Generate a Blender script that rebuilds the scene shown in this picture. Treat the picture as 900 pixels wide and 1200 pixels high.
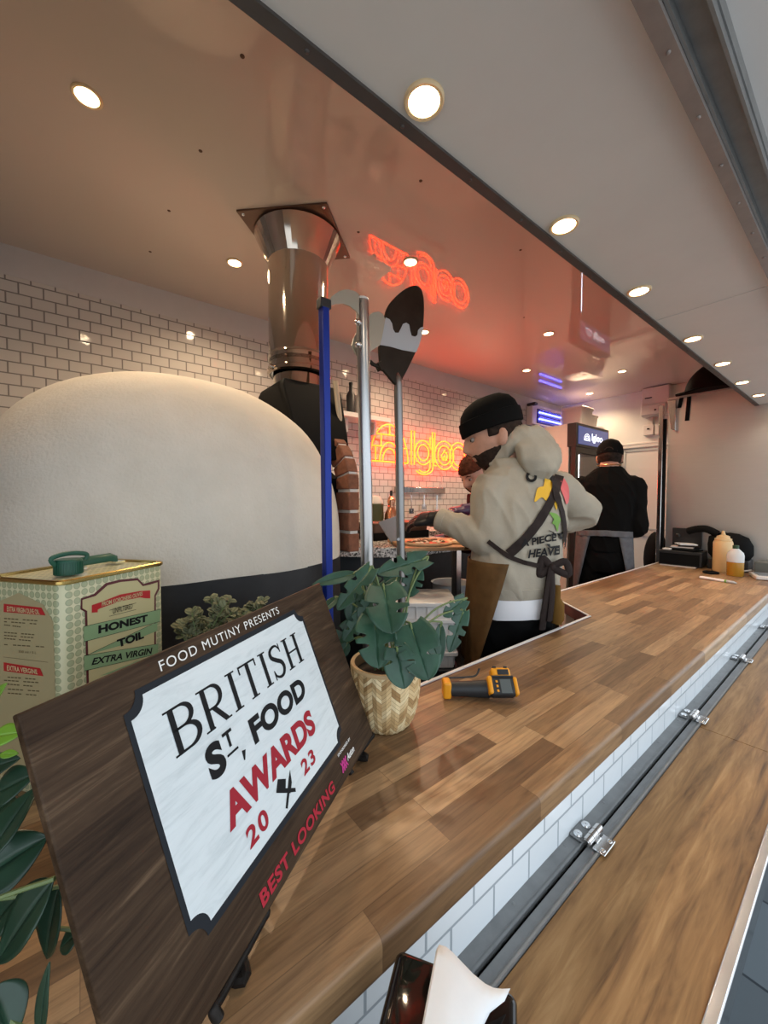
import bpy, bmesh, math, random
from math import sin, cos, pi, radians as R_
from mathutils import Vector as V, Matrix, noise
from mathutils.bvhtree import BVHTree
sc = bpy.context.scene
for o in list(bpy.data.objects): bpy.data.objects.remove(o)
COL = sc.collection
rnd = random.Random(7)
# ---------------------------------------------------------------- camera
CAM = V((0, 0, 1.30)); PITCH = math.atan(15/450); TH = R_(52)
cd = bpy.data.cameras.new('camera'); cam = bpy.data.objects.new('camera', cd); COL.objects.link(cam)
cd.sensor_fit = 'VERTICAL'; cd.sensor_height = 36; cd.lens = 450/1200*36; cd.clip_start = .01; cd.clip_end = 200
cam.location = CAM; cam.rotation_euler = (pi/2-PITCH, 0, TH-pi/2)
sc.camera = cam
CF = V((cos(TH)*cos(PITCH), sin(TH)*cos(PITCH), -sin(PITCH))); CR = V((sin(TH), -cos(TH), 0)); CU = CR.cross(CF)
FH = V((cos(TH), sin(TH), 0))
def ray(px, py): return CF+CR*((px-450)/450)+CU*((600-py)/450)
def PD(px, py, d): return CAM+ray(px, py)*d
def PZ(px, py, z): r = ray(px, py); return CAM+r*((z-1.3)/r.z)
def PY(px, py, y): r = ray(px, py); return CAM+r*(y/r.y)
def PX(px, py, x): r = ray(px, py); return CAM+r*(x/r.x)
# ---------------------------------------------------------------- world, exposure
w = bpy.data.worlds.new('overcast'); sc.world = w; w.use_nodes = True
bg = w.node_tree.nodes['Background']; bg.inputs[1].default_value = 2.0
_t = w.node_tree; _c = _t.nodes.new('ShaderNodeTexCoord'); _s = _t.nodes.new('ShaderNodeSeparateXYZ'); _r = _t.nodes.new('ShaderNodeValToRGB')   # overcast sky over a pale square
_t.links.new(_c.outputs['Generated'], _s.inputs[0]); _m = _t.nodes.new('ShaderNodeMath'); _m.operation = 'MULTIPLY_ADD'; _m.inputs[1].default_value = .5; _m.inputs[2].default_value = .5
_t.links.new(_s.outputs[2], _m.inputs[0]); _t.links.new(_m.outputs[0], _r.inputs[0]); _t.links.new(_r.outputs[0], bg.inputs[0])
_r.color_ramp.elements[0].position = .47; _r.color_ramp.elements[0].color = (.50, .52, .53, 1); _r.color_ramp.elements[1].position = .53; _r.color_ramp.elements[1].color = (.80, .90, 1, 1)
sc.view_settings.view_transform = 'Standard'; sc.view_settings.look = 'None'
sc.view_settings.exposure = .2; sc.view_settings.gamma = 1; sc.view_settings.use_curve_mapping = False
IN_W, PAN_W = 5.2, .55           # watts of the ceiling and soffit downlights
# ---------------------------------------------------------------- materials
def mat(name, col, rough=.5, metal=0, emit=None, es=0, spec=.5, trans=0, ior=1.45, alpha=1, coat=0):
    m = bpy.data.materials.new(name); m.use_nodes = True
    b = m.node_tree.nodes['Principled BSDF']
    b.inputs['Base Color'].default_value = (*col, 1); b.inputs['Roughness'].default_value = rough
    b.inputs['Metallic'].default_value = metal; b.inputs['Specular IOR Level'].default_value = spec
    b.inputs['Transmission Weight'].default_value = trans; b.inputs['IOR'].default_value = ior
    b.inputs['Alpha'].default_value = alpha; b.inputs['Coat Weight'].default_value = coat
    if emit: b.inputs['Emission Color'].default_value = (*emit, 1); b.inputs['Emission Strength'].default_value = es
    return m
class NT:
    def __init__(s, m): s.m = m; s.t = m.node_tree; s.b = s.t.nodes['Principled BSDF']
    def n(s, ty, **kw):
        x = s.t.nodes.new(ty)
        for k, v in kw.items(): setattr(x, k, v)
        return x
    def l(s, a, b): s.t.links.new(a, b)
    def co(s, scale=(1, 1, 1), rot=(0, 0, 0), loc=(0, 0, 0), src='Object'):
        tc = s.n('ShaderNodeTexCoord'); mp = s.n('ShaderNodeMapping')
        mp.inputs['Scale'].default_value = scale; mp.inputs['Rotation'].default_value = rot; mp.inputs['Location'].default_value = loc
        s.l(tc.outputs[src], mp.inputs[0]); return mp.outputs[0]
    def noise(s, vec, scale=5, detail=4, rough=.5, dist=0):
        x = s.n('ShaderNodeTexNoise'); x.inputs['Scale'].default_value = scale; x.inputs['Detail'].default_value = detail
        x.inputs['Roughness'].default_value = rough; x.inputs['Distortion'].default_value = dist
        if vec: s.l(vec, x.inputs['Vector'])
        return x.outputs['Fac']
    def ramp(s, fac, stops):
        x = s.n('ShaderNodeValToRGB'); e = x.color_ramp.elements
        while len(e) > 1: e.remove(e[-1])
        e[0].position = stops[0][0]; e[0].color = (*stops[0][1], 1)
        for p, c in stops[1:]: k = e.new(p); k.color = (*c, 1)
        s.l(fac, x.inputs[0]); return x.outputs[0]
    def math(s, op, a, b=0, c=0):
        x = s.n('ShaderNodeMath', operation=op)
        for i, v in enumerate((a, b, c)):
            if isinstance(v, (int, float)): x.inputs[i].default_value = v
            else: s.l(v, x.inputs[i])
        return x.outputs[0]
    def mix(s, fac, a, b, mode='MIX'):
        x = s.n('ShaderNodeMix', data_type='RGBA', blend_type=mode)
        for k, v in ((0, fac), (6, a), (7, b)):
            if isinstance(v, (int, float)): x.inputs[k].default_value = v
            elif isinstance(v, tuple): x.inputs[k].default_value = (*v, 1)
            else: s.l(v, x.inputs[k])
        return x.outputs[2]
    def bump(s, h, strength=.3, dist=.002):
        x = s.n('ShaderNodeBump'); x.inputs['Strength'].default_value = strength; x.inputs['Distance'].default_value = dist
        s.l(h, x.inputs['Height']); s.l(x.outputs[0], s.b.inputs['Normal'])
    def base(s, c): s.l(c, s.b.inputs['Base Color'])
    def rough(s, c): s.l(c, s.b.inputs['Roughness'])
def noisy(name, col, var=.15, scale=8, rough=.6, bump=0, bscale=60, stretch=(1, 1, 1), **kw):
    m = mat(name, col, rough, **kw); t = NT(m); c = t.co(stretch)
    t.base(t.ramp(t.noise(c, scale, 5, .6), [(.3, tuple(x*(1-var) for x in col)), (.7, tuple(min(1, x*(1+var)) for x in col))]))
    if bump: t.bump(t.noise(t.co(stretch), bscale, 4), bump)
    return m
def tiles(name, col, mortar, w_, h_, axes='xz', rough=.1, gap=.003, var=.04):
    m = mat(name, col, rough); t = NT(m); tc = t.n('ShaderNodeTexCoord'); sp = t.n('ShaderNodeSeparateXYZ'); cb = t.n('ShaderNodeCombineXYZ')
    t.l(tc.outputs['Object'], sp.inputs[0])
    for i, a in enumerate(axes): t.l(sp.outputs['xyz'.index(a)], cb.inputs[i])
    br = t.n('ShaderNodeTexBrick'); br.inputs['Scale'].default_value = 1; br.inputs['Brick Width'].default_value = w_; br.inputs['Row Height'].default_value = h_
    br.inputs['Mortar Size'].default_value = gap; br.inputs['Mortar Smooth'].default_value = .15; br.inputs['Bias'].default_value = 0
    br.inputs['Color1'].default_value = (*col, 1); br.inputs['Color2'].default_value = (*(x*(1-var) for x in col), 1); br.inputs['Mortar'].default_value = (*mortar, 1)
    t.l(cb.outputs[0], br.inputs['Vector']); t.base(br.outputs['Color'])
    t.rough(t.math('MULTIPLY_ADD', br.outputs['Fac'], .6, rough))
    h = t.math('ADD', t.math('MULTIPLY', br.outputs['Fac'], -1), t.math('MULTIPLY', t.noise(cb.outputs[0], 25, 1), .5))
    t.bump(h, .5, .0015); return m
def staves(name, w_, L_, cols, rough=.40, ax=(0, 1)):
    m = mat(name, cols[1], rough); t = NT(m); tc = t.n('ShaderNodeTexCoord'); sp = t.n('ShaderNodeSeparateXYZ'); t.l(tc.outputs['Object'], sp.inputs[0])
    x, y = sp.outputs[ax[0]], sp.outputs[ax[1]]
    row = t.math('FLOOR', t.math('DIVIDE', y, w_))
    wn = t.n('ShaderNodeTexWhiteNoise', noise_dimensions='1D'); t.l(row, wn.inputs['W'])
    xs = t.math('ADD', t.math('DIVIDE', x, L_), t.math('MULTIPLY', wn.outputs[0], 7.3))
    cell = t.math('FLOOR', xs); cb = t.n('ShaderNodeCombineXYZ'); t.l(row, cb.inputs[0]); t.l(cell, cb.inputs[1])
    w2 = t.n('ShaderNodeTexWhiteNoise', noise_dimensions='2D'); t.l(cb.outputs[0], w2.inputs['Vector'])
    base = t.ramp(w2.outputs[0], [(0, cols[0]), (.35, cols[1]), (.75, cols[2]), (1, cols[3])])
    mp = t.n('ShaderNodeMapping'); mp.inputs['Scale'].default_value = (4, 60, 60); t.l(tc.outputs['Object'], mp.inputs[0])
    ad = t.n('ShaderNodeVectorMath', operation='ADD'); t.l(mp.outputs[0], ad.inputs[0])
    sc_ = t.n('ShaderNodeVectorMath', operation='SCALE'); sc_.inputs['Scale'].default_value = 37; t.l(cb.outputs[0], sc_.inputs[0]); t.l(sc_.outputs[0], ad.inputs[1])
    g = t.noise(ad.outputs[0], 1.6, 8, .65, .9)
    col = t.mix(.85, base, t.ramp(g, [(.32, (.5, .45, .42)), (.5, (.92, .9, .88)), (.68, (1.25, 1.22, 1.15))]), 'MULTIPLY')
    fx = t.math('FRACT', xs); fy = t.math('FRACT', t.math('DIVIDE', y, w_))
    e = t.math('MINIMUM', t.math('MULTIPLY', t.math('MINIMUM', fx, t.math('SUBTRACT', 1, fx)), L_), t.math('MULTIPLY', t.math('MINIMUM', fy, t.math('SUBTRACT', 1, fy)), w_))
    ed = t.math('LESS_THAN', e, .0005)
    t.base(t.mix(t.math('MULTIPLY', ed, .45), col, (.05, .025, .012)))
    t.bump(g, .08, .001); return m
def grain(name, cols, stretch, scale=1.2, rough=.4, dist=1.5, bump=.1):
    m = mat(name, cols[1], rough); t = NT(m); c = t.co(stretch)
    g = t.noise(c, scale, 9, .62, dist); g2 = t.noise(t.co(tuple(s*.35 for s in stretch)), scale, 3, .5, 2)
    k = t.math('MULTIPLY_ADD', g2, .6, t.math('MULTIPLY', g, .5))
    n = len(cols)-1
    t.base(t.ramp(k, [(.36+.36*i/n, cc) for i, cc in enumerate(cols)])); t.bump(g, bump, .001); return m
def brushed(name, col, stretch, rough=.28, var=.1):
    m = mat(name, col, rough, 1); t = NT(m); g = t.noise(t.co(stretch), 1, 6, .7)
    t.rough(t.math('MULTIPLY_ADD', g, .18, rough-.06)); t.base(t.ramp(g, [(.3, tuple(c*(1-var) for c in col)), (.7, col)])); t.bump(g, .03, .0005); return m
M = {}
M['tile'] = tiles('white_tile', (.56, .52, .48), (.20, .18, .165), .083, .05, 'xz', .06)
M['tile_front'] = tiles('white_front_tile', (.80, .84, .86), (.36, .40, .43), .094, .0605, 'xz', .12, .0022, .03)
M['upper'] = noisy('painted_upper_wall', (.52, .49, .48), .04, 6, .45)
mc = mat('gloss_ceiling', (.57, .49, .43), .02, spec=.6); t = NT(mc)
t.bump(t.noise(t.co((1, .6, 1)), 6, 2), .02, .004); M['ceiling'] = mc
M['soffit'] = noisy('soffit_panel', (.78, .755, .71), .04, 3, .42, .04, 150)
M['hatch'] = noisy('hatch_panel', (.80, .78, .76), .04, 4, .45, .05, 200)
M['whitewall'] = noisy('white_panel_wall', (.70, .66, .63), .03, 5, .3)
M['floor'] = noisy('vinyl_floor', (.05, .05, .055), .3, 30, .6)
mg = tiles('dark_paving', (.085, .10, .11), (.02, .025, .03), .42, .28, 'xy', .75, .006, .45); M['paving'] = mg
M['dark'] = mat('dark_trim', (.035, .03, .027), .5)
M['trimstrip'] = noisy('strip_metal', (.10, .09, .085), .1, 12, .45, metal=.4)
M['alu'] = noisy('aluminium_rail', (.25, .255, .255), .12, 25, .42, metal=.35)
M['beam'] = noisy('beam_metal', (.33, .29, .27), .1, 20, .45, metal=.35)
M['steel_wall'] = brushed('steel_partition', (.66, .63, .59), (40, 8, 140), .36, .05); M['steel_wall'].node_tree.nodes['Principled BSDF'].inputs['Metallic'].default_value = .75
M['steel'] = brushed('polished_steel', (.62, .60, .58), (40, 40, 2), .18)
M['chrome'] = mat('chrome', (.66, .60, .53), .07, 1)
M['bright'] = mat('bright_steel', (.78, .79, .80), .16, 1)
M['butcher'] = staves('walnut_staves', .043, .31, [(.155, .086, .042), (.25, .145, .070), (.335, .205, .105), (.46, .30, .16)])
M['shelfwood'] = grain('shelf_walnut', [(.095, .046, .017), (.215, .112, .042), (.31, .17, .066), (.42, .25, .11)], (5, 55, 55), 1.1, .42, 1.4, .15)
M['edge_red'] = noisy('red_edging', (.25, .10, .085), .15, 20, .4)
M['white_line'] = mat('white_edging', (.70, .68, .66), .35)
mp_ = mat('rough_plaster', (.76, .69, .59), .9); t = NT(mp_); c = t.co()
t.base(t.ramp(t.noise(c, 4, 6, .6), [(.3, (.56, .51, .43)), (.65, (.66, .61, .53))])); t.bump(t.math('ADD', t.noise(t.co(), 130, 3), t.math('MULTIPLY', t.noise(t.co(), 9, 4), 1.5)), .45, .004); M['plaster'] = mp_
M['black'] = noisy('black_paint', (.016, .016, .017), .2, 20, .45)
M['blackgloss'] = mat('gloss_black_plastic', (.008, .007, .006), .05)
M['matteblack'] = mat('matte_black', (.012, .012, .012), .75)
M['iron'] = noisy('wrought_iron', (.022, .019, .017), .3, 60, .42, .4, 90, metal=.5)
M['pole'] = brushed('brushed_tube', (.46, .46, .46), (60, 60, 3), .26); M['shaft'] = brushed('dull_shaft', (.27, .265, .26), (60, 60, 3), .34)
M['brick'] = noisy('fired_brick', (.22, .085, .045), .25, 40, .85, .5, 120)
M['mortar'] = mat('white_mortar', (.62, .57, .52), .9)
mgr = mat('granite', (.5, .48, .46), .2); t = NT(mgr); vo = t.n('ShaderNodeTexVoronoi'); vo.inputs['Scale'].default_value = 160; t.l(t.co(), vo.inputs['Vector'])
wn = t.n('ShaderNodeSeparateColor'); t.l(vo.outputs['Color'], wn.inputs[0])
t.base(t.ramp(wn.outputs[0], [(0, (.03, .03, .03)), (.3, (.2, .19, .18)), (.5, (.5, .47, .44)), (.9, (.75, .72, .68))])); M['granite'] = mgr
M['boardwood'] = grain('pale_board_wood', [(.30, .16, .07), (.42, .25, .12), (.52, .33, .17)], (4, 20, 20), 1, .55)
M['signwood'] = grain('dark_stained_wood', [(.020, .011, .006), (.040, .023, .013), (.062, .037, .021), (.12, .076, .045)], (6, 75, 75), 1.2, .5, 2.2, .25)
ms = mat('whitewashed_face', (.62, .68, .70), .5); t = NT(ms)
t.base(t.ramp(t.noise(t.co((6, 40, 6)), 2, 8, .7, 1), [(.25, (.50, .56, .58)), (.5, (.64, .70, .72)), (.8, (.70, .76, .78))])); M['whitewash'] = ms
M['navy'] = mat('slate_border', (.018, .021, .026), .45)
M['ink'] = mat('black_ink', (.012, .012, .013), .5)
M['red'] = mat('red_ink', (.33, .022, .035), .5)
M['bestred'] = mat('rose_red_ink', (.40, .028, .045), .5)
M['white'] = mat('white_ink', (.78, .78, .76), .5)
M['pink'] = mat('magenta_ink', (.5, .03, .22), .5)
M['blue'] = mat('blue_anodised', (.004, .022, .22), .35, .4)
M['beige'] = mat('beige_steel', (.36, .32, .25), .45, .2)
M['grey'] = mat('pale_grey_paint', (.45, .47, .48), .5)
M['choc'] = noisy('dark_brown_paint', (.03, .022, .016), .3, 12, .4)
M['leaf'] = noisy('monstera_green', (.024, .070, .042), .35, 18, .38, .2, 60)
M['leaf2'] = noisy('deep_green', (.016, .045, .026), .4, 14, .32, .1, 50)
M['leaf3'] = noisy('lime_green', (.16, .33, .03), .25, 14, .4)
M['leaf4'] = noisy('sage_green', (.15, .16, .085), .3, 30, .6)
M['stem'] = mat('green_stem', (.14, .19, .07), .5)
M['soil'] = noisy('soil', (.03, .022, .016), .4, 60, .95, .6, 80)
mw = mat('woven_bamboo', (.5, .34, .16), .5); t = NT(mw); at = t.n('ShaderNodeAttribute', attribute_name='tone')
t.base(t.ramp(at.outputs['Fac'], [(0, (.33, .19, .075)), (.3, (.56, .38, .18)), (.65, (.70, .53, .29)), (1, (.80, .66, .40))])); t.bump(t.noise(t.co((60, 60, 300)), 2, 3), .2, .0006); M['weave'] = mw
M['yellow'] = mat('tool_yellow', (.75, .31, .012), .42)
M['rubber'] = noisy('black_rubber', (.017, .019, .021), .2, 40, .5)
M['lcd'] = mat('grey_lcd', (.10, .115, .115), .12)
M['cream'] = mat('cream_tin', (.50, .46, .25), .33)
mt = mat('patterned_tin', (.52, .50, .30), .33); t = NT(mt); vo = t.n('ShaderNodeTexVoronoi', feature='F1'); vo.inputs['Scale'].default_value = 85; vo.inputs['Randomness'].default_value = 0
t.l(t.co((1, 1, 1)), vo.inputs['Vector'])
t.base(t.ramp(vo.outputs['Distance'], [(.30, (.34, .37, .22)), (.42, (.26, .29, .17)), (.46, (.56, .54, .34)), (1, (.56, .54, .34))])); M['pattern'] = mt
M['gold'] = mat('gold_rim', (.55, .40, .14), .25, 1)
M['gcap'] = mat('green_cap', (.010, .075, .045), .4)
M['gband'] = mat('green_banner', (.23, .36, .19), .4)
M['rband'] = mat('red_banner', (.42, .018, .022), .4)
M['maroon'] = mat('maroon_line', (.10, .02, .025), .4)
M['neon'] = mat('neon_tube', (.9, .4, .1), .4, emit=(1, .026, .0015), es=17)
M['lamp'] = mat('lamp_glow', (1, .9, .7), .4, emit=(1, .70, .38), es=14)
M['ring'] = mat('glow_tinted_ring', (.80, .62, .38), .4, .2)  # warm glow of the lamp put into the ring's own colour
M['uv'] = mat('uv_tube', (.1, .1, .9), .4, emit=(.10, .12, 1), es=9)
M['led'] = mat('led_strip', (1, 1, 1), .4, emit=(.75, .85, 1), es=14)
M['hdr'] = mat('lit_header_panel', (.03, .04, .09), .25, emit=(.05, .07, .20), es=.9)
M['hdrtext'] = mat('lit_header_letters', (.9, .9, 1), .3, emit=(.8, .88, 1), es=1.6)
mgl = mat('glass', (.9, .93, .95), .02, trans=1, ior=1.2); M['glass'] = mgl
M['plastic'] = mat('milky_plastic', (.66, .62, .58), .4)
M['switch'] = mat('white_plastic', (.66, .60, .57), .35)
M['tray'] = mat('pale_tray_plastic', (.58, .55, .52), .45)
M['paper'] = noisy('white_paper', (.80, .81, .82), .04, 20, .8, .1, 60)
M['sauce'] = mat('sauce_bottle', (.68, .46, .22), .35)
M['oil'] = mat('golden_oil', (.38, .19, .02), .15)
M['clearp'] = mat('clear_plastic', (.72, .72, .70), .25, alpha=.8)
M['copper'] = mat('copper', (.62, .33, .20), .25, 1)
M['olive'] = mat('olive_tin', (.06, .07, .03), .4)
M['skin'] = noisy('skin', (.50, .27, .19), .12, 30, .55)
M['hair'] = noisy('dark_hair', (.025, .016, .012), .5, 60, .7, .6, 120)
M['redhair'] = noisy('reddish_hair', (.07, .022, .012), .4, 60, .7, .5, 120)
M['beanie'] = noisy('black_knit', (.010, .010, .010), .3, 40, .9, .5, 120, stretch=(1, 1, .2))
M['hoodie'] = noisy('oatmeal_fleece', (.36, .325, .26), .10, 9, .92, .35, 160)
M['tshirt'] = mat('white_cotton', (.72, .73, .76), .85)
M['trouser'] = noisy('black_cotton', (.009, .009, .011), .3, 20, .9)
M['apron'] = noisy('waxed_canvas', (.115, .062, .024), .3, 10, .62, .3, 60)
M['strap'] = noisy('dark_strap', (.028, .020, .018), .2, 40, .7)
M['glove'] = mat('black_nitrile', (.008, .008, .010), .38)
M['purple'] = mat('purple_nitrile', (.05, .02, .07), .4)
M['sweat'] = noisy('black_jersey', (.008, .008, .009), .3, 14, .95)
M['denim'] = noisy('grey_canvas', (.115, .118, .128), .15, 30, .8, .3, 120)
M['wine'] = noisy('maroon_jersey', (.045, .010, .012), .2, 20, .9)
M['eye'] = mat('eye_dark', (.02, .014, .01), .2)
M['fig_yellow'] = mat('print_yellow', (.72, .42, .03), .7)
M['fig_red'] = mat('print_pink', (.68, .13, .13), .7)
M['fig_green'] = mat('print_green', (.16, .33, .06), .7)
M['dough'] = noisy('pizza_dough', (.62, .42, .24), .15, 30, .8)
M['tomato'] = noisy('tomato', (.50, .07, .02), .3, 40, .5)
M['screw'] = mat('rusty_screw', (.12, .07, .045), .5, .5)
for k_ in ('beanie', 'hoodie', 'tshirt', 'trouser', 'apron', 'strap', 'sweat', 'denim', 'wine', 'matteblack', 'signwood', 'hair', 'redhair', 'paper', 'ink', 'navy', 'red', 'bestred', 'iron', 'choc'): M[k_].node_tree.nodes['Principled BSDF'].inputs['Specular IOR Level'].default_value = .12 if k_ != 'signwood' else .14
for k_, c_ in (('beanie', .0045), ('sweat', .004), ('trouser', .004)):
    for e_ in [n for n in M[k_].node_tree.nodes if n.type == 'VALTORGB'][0].color_ramp.elements: e_.color = (c_, c_, c_, 1)
M['steel_wall'].node_tree.nodes['Principled BSDF'].inputs['Metallic'].default_value = .95
M['matteblack'].node_tree.nodes['Principled BSDF'].inputs['Base Color'].default_value = (.006, .006, .006, 1)
# ---------------------------------------------------------------- mesh helpers
def bm_(): return bmesh.new()
def box(b, c, s, rot=None):
    m = Matrix.Translation(c) @ (rot.to_4x4() if rot else Matrix()) @ Matrix.Diagonal((*s, 1))
    return bmesh.ops.create_cube(b, size=1, matrix=m)['verts']
def frame(d):
    d = V(d).normalized(); a = V((0, 0, 1)) if abs(d.z) < .9 else V((1, 0, 0))
    x = d.cross(a).normalized(); return x, d.cross(x).normalized()
def cyl(b, p0, p1, r0, r1=None, n=24, caps=True):
    p0, p1 = V(p0), V(p1); r1 = r0 if r1 is None else r1; x, y = frame(p1-p0)
    A = [b.verts.new(p0+(x*cos(2*pi*i/n)+y*sin(2*pi*i/n))*r0) for i in range(n)]
    B = [b.verts.new(p1+(x*cos(2*pi*i/n)+y*sin(2*pi*i/n))*r1) for i in range(n)]
    for i in range(n): b.faces.new((A[i], A[(i+1) % n], B[(i+1) % n], B[i]))
    if caps: b.faces.new(A[::-1]); b.faces.new(B)
def rings_(b, rs, closed_ends=True, cyc=False):
    vs = [[b.verts.new(p) for p in r] for r in rs]; n = len(vs[0])
    for i in range(len(vs)-1+(1 if cyc else 0)):
        A, B = vs[i], vs[(i+1) % len(vs)]
        for k in range(n): b.faces.new((A[k], A[(k+1) % n], B[(k+1) % n], B[k]))
    if closed_ends and not cyc: b.faces.new(vs[0][::-1]); b.faces.new(vs[-1])
    return vs
def tube(b, pts, r, n=10, closed=False, flat=1):
    pts = [V(p) for p in pts]; N = len(pts); rs = r if isinstance(r, (list, tuple)) else [r]*N
    out = []; up = None
    for i in range(N):
        if closed: d = pts[(i+1) % N]-pts[i-1]
        else: d = pts[min(i+1, N-1)]-pts[max(i-1, 0)]
        d.normalize()
        if up is None: x, y = frame(d)
        else:
            x = up-d*up.dot(d)
            x = x.normalized() if x.length > 1e-6 else frame(d)[0]
            y = d.cross(x)
        up = x
        out.append([pts[i]+(x*cos(2*pi*k/n)+y*sin(2*pi*k/n)*flat)*rs[i] for k in range(n)])
    rings_(b, out, True, closed)
def smoothpts(pts, k=8, closed=False):
    pts = [V(p) for p in pts]; N = len(pts); o = []
    for i in range(N if closed else N-1):
        g = (lambda j: pts[j % N]) if closed else (lambda j: pts[max(0, min(N-1, j))])
        a, p, q, c = g(i-1), g(i), g(i+1), g(i+2)
        for s in range(k):
            u = s/k; o.append(.5*(2*p+(q-a)*u+(2*a-5*p+4*q-c)*u*u+(3*p-a-3*q+c)*u**3))
    if not closed: o.append(pts[-1])
    return o
def lathe(b, prof, c=(0, 0, 0), n=40, mtx=None):
    c = V(c); rs = []; cyc = prof[0][0] > .004 and prof[-1][0] > .004
    for r, z in prof:
        rs.append([(mtx @ V((r*cos(2*pi*i/n), r*sin(2*pi*i/n), z)) if mtx else V((r*cos(2*pi*i/n), r*sin(2*pi*i/n), z)))+c for i in range(n)])
    rings_(b, rs, True, cyc)
def ellip(b, c, s, rot=None, u=20, v=14):
    m = Matrix.Translation(c) @ (rot.to_4x4() if rot else Matrix()) @ Matrix.Diagonal((*s, 1))
    bmesh.ops.create_uvsphere(b, u_segments=u, v_segments=v, radius=1, matrix=m)
def prism(b, pts, z0, z1, mtx=None):
    f = (lambda p: mtx @ V(p)) if mtx else V
    A = [b.verts.new(f((p[0], p[1], z0))) for p in pts]; B = [b.verts.new(f((p[0], p[1], z1))) for p in pts]
    n = len(pts)
    for i in range(n): b.faces.new((A[i], A[(i+1) % n], B[(i+1) % n], B[i]))
    b.faces.new(A[::-1]); b.faces.new(B)
def basis(o, x, y, z):
    m = Matrix((x, y, z)).transposed().to_4x4(); m.translation = o; return m
WM = {}
def obj(name, b, m, parent=None, smooth=40, bev=0, seg=2, sub=0, world=True, fixn=True):
    if parent is not None and world:
        inv = WM[parent].inverted()
        for v in b.verts: v.co = inv @ v.co
    if fixn: bmesh.ops.recalc_face_normals(b, faces=b.faces)
    me = bpy.data.meshes.new(name); b.to_mesh(me); b.free()
    if isinstance(m, str): m = M[m]
    me.materials.append(m)
    if smooth: me.shade_smooth(); me.set_sharp_from_angle(angle=R_(smooth))
    o = bpy.data.objects.new(name, me); COL.objects.link(o); WM[o] = Matrix()
    if parent is not None: o.parent = parent; WM[o] = WM[parent].copy()
    if bev:
        k = o.modifiers.new('bevel', 'BEVEL'); k.width = bev; k.segments = seg; k.limit_method = 'ANGLE'; k.angle_limit = R_(35); k.harden_normals = False
    if sub: k = o.modifiers.new('subdivision', 'SUBSURF'); k.levels = k.render_levels = sub
    return o
def tag(o, label, cat, group=None, kind=None):
    o['label'] = label; o['category'] = cat
    if group: o['group'] = group
    if kind: o['kind'] = kind
    return o
def thing(name, label, cat, loc=(0, 0, 0), rz=0, group=None, mtx=None):
    o = bpy.data.objects.new(name, None); COL.objects.link(o); o.empty_display_size = .05
    mw_ = mtx if mtx is not None else Matrix.Translation(loc) @ Matrix.Rotation(rz, 4, 'Z')
    o.matrix_world = mw_; o.location, o.rotation_euler = mw_.to_translation(), mw_.to_euler()
    WM[o] = mw_.copy(); return tag(o, label, cat, group)
def struct(name, b, m, **kw):
    o = obj(name, b, m, **kw); o['kind'] = 'structure'; return o
def dup(root, loc, rz=None, label=None):
    def cp(o, par):
        c = o.copy(); COL.objects.link(c)
        if par: c.parent = par
        for ch in o.children: cp(ch, c)
        return c
    r = cp(root, None); r.location = loc
    if rz is not None: r.rotation_euler = (0, 0, rz)
    if label: r['label'] = label
    return r
def evalmesh(o):
    bpy.context.view_layer.update(); dg = bpy.context.evaluated_depsgraph_get()
    return bpy.data.meshes.new_from_object(o.evaluated_get(dg))
def remesh(b, vox, smooth=4, fac=.5):
    bmesh.ops.recalc_face_normals(b, faces=b.faces)
    me = bpy.data.meshes.new('tmp'); b.to_mesh(me); b.free(); o = bpy.data.objects.new('tmp', me); COL.objects.link(o)
    k = o.modifiers.new('r', 'REMESH'); k.mode = 'VOXEL'; k.voxel_size = vox
    if smooth: k = o.modifiers.new('s', 'SMOOTH'); k.iterations = smooth; k.factor = fac
    m2 = evalmesh(o); bpy.data.objects.remove(o); bpy.data.meshes.remove(me)
    r = bmesh.new(); r.from_mesh(m2); bpy.data.meshes.remove(m2); return r
def glyphs(s, bold=0.0, shear=0, space=1, res=6):
    cu = bpy.data.curves.new('t', 'FONT'); cu.body = s; cu.offset = bold; cu.shear = shear; cu.space_character = space; cu.resolution_u = res; cu.size = 1
    o = bpy.data.objects.new('t', cu); COL.objects.link(o); me = evalmesh(o); bpy.data.objects.remove(o); bpy.data.curves.remove(cu)
    vs = [v.co.copy() for v in me.vertices]; fs = [tuple(p.vertices) for p in me.polygons]; bpy.data.meshes.remove(me); return vs, fs
def text(b, s, f, bold=0.0, shear=0, space=1):
    """letters mapped by f((u,v) in the unit square) -> point"""
    vs, fs = glyphs(s, bold, shear, space)
    x0 = min(v.x for v in vs); x1 = max(v.x for v in vs); y0 = min(v.y for v in vs); y1 = max(v.y for v in vs)
    nv = [b.verts.new(f((v.x-x0)/(x1-x0), (v.y-y0)/(y1-y0))) for v in vs]
    for q in fs:
        try: b.faces.new([nv[i] for i in q])
        except ValueError: pass
def rect_text(b, s, u0, v0, u1, v1, z, mtx, slant=(0, 0), **kw):
    """fit text into a rectangle of the plane mtx; slant=(dv over the width, du over the height)"""
    text(b, s, lambda a, c: mtx @ V((u0+(u1-u0)*a+slant[1]*c, v0+(v1-v0)*c+slant[0]*a, z)), **kw)
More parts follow.
